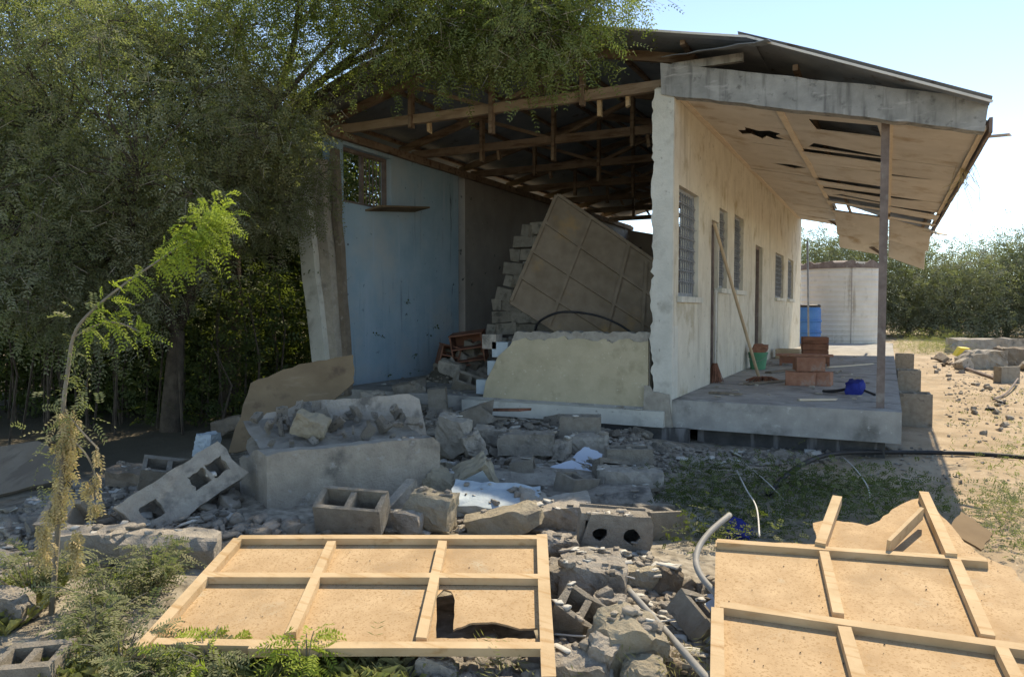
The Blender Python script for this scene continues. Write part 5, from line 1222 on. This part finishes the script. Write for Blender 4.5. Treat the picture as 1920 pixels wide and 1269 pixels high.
P = np.concatenate([along(stem, 40, .15, .6, .05), along([at(60, 870, d), at(120, 800, d), at(170, 760, d)], 26, 0, 1, .04)])
A = RNG.normal(size=P.shape)+np.array([0, 0, -.1]); V = fronds(P, A, RNG.uniform(.07, .14, len(P)), 7, .026, .009, .4)
o = link('foliage', npmesh('foliage', V-np.array(S0), quads(len(V)//4), 'weed'), sp_)
P = np.concatenate([along([at(124, 775, d), at(122, 860, d), at(105, 960, d)], 210, 0, 1, .018), along([at(140, 990, d-.1), at(140, 1060, d-.1)], 50, 0, 1, .013), along([at(82, 980, d-.1), at(85, 1050, d-.1)], 50, 0, 1, .02),
                    along([at(178, 890, d), at(178, 945, d)], 26, 0, 1, .012), along([at(182, 842, d), at(186, 860, d)], 12, 0, 1, .01), along([at(163, 900, d), at(165, 920, d)], 8, 0, 1, .01)])
A = RNG.normal(size=P.shape)*.25+np.array([0, 0, -1.]); V = fronds(P, A, RNG.uniform(.04, .08, len(P)), 5, .024, .009, .1)
o = link('dry_leaves', npmesh('dry_leaves', V-np.array(S0), quads(len(V)//4), 'straw'), sp_)

# leafy weeds in the near corner: each plant a thing
def weed(px, py, h, spread, n, label, mat='weed', rz=0, d=None):
    p = gp(px, py) if d is None else at(px, py, d); p = Vector(p); e = empty('weed_plant', p, label, 'plant', 'leafy weeds in the near corner'); b = MB(); PP = []; AA = []
    for i in range(max(5, n//7)):
        a = random.random()*6.28; r = random.random()**.7*spread; tip = Vector((math.cos(a)*r, math.sin(a)*r, h*random.uniform(.5, 1.05))); path = smooth_path([(0, 0, -.02), tip*.5+Vector((0, 0, .05)), tip], 4)
        b.tube(path, [.004-.0003*j for j in range(9)], 4, False)
        for k in range(7):
            q = path[2+int(random.random()*6.9)]; PP.append(tuple(q)); AA.append((math.cos(a)+random.gauss(0, .8), math.sin(a)+random.gauss(0, .8), random.gauss(.15, .45)))
    b.build('stem', 'twig', e); PP = np.array(PP); V = fronds(PP, np.array(AA), RNG.uniform(.07, .14, len(PP)), 9, .026, .0085, .35)
    link('foliage', npmesh('foliage', V, quads(len(V)//4), mat), e)
for (px, py, h, s, n, lab) in [
    (60, 1130, .26, .30, 150, 'grey green weed plant at the picture edge above the near block'), (200, 1150, .24, .30, 170, 'spreading weed plant below the dry hanging leaves'), (290, 1110, .22, .24, 130, 'weed plant at the far end of the weedy corner by the rubble'),
    (180, 1215, .20, .26, 140, 'dense weed plant beside the block in the near corner'), (320, 1292, .16, .24, 120, 'weed plant before the lower corner of the sunlit panel'), (400, 1300, .20, .16, 90, 'weed plant poking over the near lath of the panel'), (225, 1275, .2, .22, 120, 'low weed plant at the foot of the panel corner')]:
    weed(px, py, h, s, n, lab)
weed(390, 1300, .2, .2, 80, 'bright green weed plant under the near lath of the sunlit panel', 'leaf_fresh'); weed(575, 1290, .24, .12, 60, 'small bright weed rising before the near lath of the panel', 'leaf_fresh'); weed(270, 1105, .12, .1, 40, 'little bright green seedling among the grey weeds', 'leaf_fresh')
# ground cover
brush([(1235, 905), (1320, 880), (1560, 900), (1760, 930), (1740, 1010), (1500, 1010), (1300, 1040), (1235, 1010)], 230, .12, 'leaf_dark', 'weeds', .07, 4, .022, .012, 12, .09)
brush([(1235, 905), (1320, 890), (1560, 905), (1760, 935), (1740, 1010), (1300, 1040)], 120, .16, 'weed', 'weeds', .07, 4, .022, .011, 9, .07)
brush([(1800, 970), (1935, 910), (1935, 1080), (1870, 1040)], 70, .12, 'weed', 'weeds', .07, 4, .022, .01, 10, .08)
brush([(1850, 860), (1935, 800), (1935, 900), (1860, 905)], 22, .08, 'leaf_green', 'weeds', .07, 4, .022, .01, 10, .1)
brush([(1680, 652), (1800, 648), (1800, 664), (1720, 668)], 200, .08, 'dry_grass', 'dry_grass', .2, 3, .12, .01, 9, .3)
brush([(1900, 1269), (0, 1269), (0, 1330), (1900, 1330)], 60, .05, 'dry_grass', 'dry_grass', .08, 3, .05, .004, 8, .06)
def blades(name, poly, n, h, mat):
    g_ = ground_poly(poly); xs = [p[0] for p in g_]; ys = [p[1] for p in g_]; P = []
    while len(P) < n:
        x, y = random.uniform(min(xs), max(xs)), random.uniform(min(ys), max(ys))
        if in_poly(x, y, g_) and nz(x*1.3, y*1.3, 7) > -.05: P.append((x, y, ground_h(x, y)))
    P = np.array(P); a = RNG.random(n)*6.28; D = np.stack([np.cos(a), np.sin(a), np.zeros(n)], 1); S = np.stack([-np.sin(a), np.cos(a), np.zeros(n)], 1)*.004; H = RNG.uniform(.4, 1, (n, 1))*h
    up = np.array([0, 0, 1.]); V = np.stack([P-S, P+S, P+D*H*.45+up*H*.7+S*.6, P+D*H*RNG.uniform(.5, 1.1, (n, 1))+up*H*.75], 1).reshape(-1, 3)
    o = link(name, npmesh(name, V, quads(n), mat)); tag(o, kind='stuff')
blades('dry_grass', [(1770, 740), (1935, 720), (1935, 1060), (1800, 960)], 500, .05, 'dry_grass')
blades('dry_grass', [(440, 1262), (800, 1240), (800, 1330), (350, 1330)], 900, .12, 'dry_grass')
blades('dry_grass', [(0, 1110), (260, 1100), (260, 1300), (0, 1300)], 1200, .14, 'dry_grass')

# far acacias beyond the yard
row = []
for k in range(15):
    px = 1470+k*46; d = 38+random.uniform(-2, 4) if k % 2 else 44+random.uniform(-2, 4); p = at(px, 632, d); row.append((px, d, p))
names = ['at the porch end, seen under the soffit', 'behind the rim of the white tank', 'just above the lid of the white tank', 'beside the white tank', 'behind the porch post', 'right beyond the hanging soffit corner', 'first beyond the porch roof tip', 'second beyond the porch roof tip', 'third beyond the porch roof tip', 'fourth beyond the porch roof tip', 'fifth beyond the porch roof tip', 'outermost but four of the row', 'outermost but three of the row', 'outermost but two of the row', 'outermost of the row']
for k, (px, d, p) in enumerate(row):
    z0 = ground_h(p.x, p.y); h = random.uniform(4.7, 6.0)*(d/40); r = random.uniform(1.8, 2.5)
    tree('acacia_tree', (p.x, p.y, z0), [(p.x+1, p.y, z0+h*.6), (p.x-1, p.y+.5, z0+h*.7), (p.x, p.y-.6, z0+h*.65)], [((p.x, p.y, z0+h*.55), (r, r*.8, h*.42), 60), ((p.x, p.y, z0+h*.25), (r*.9, r*.7, h*.22), 26)],
         'pale green feathery acacia '+names[k], 'leaf_far_hazed', 30, .5, 4, .18, .05, spread=.5, trunk_r=.13, seed=70+k, droop=.3, group='acacias beyond the yard', twigs=False)
p = at(1600, 560, 75)

print('TRIS', sum(len(m.loops)-2*len(m.polygons) for m in bpy.data.meshes))
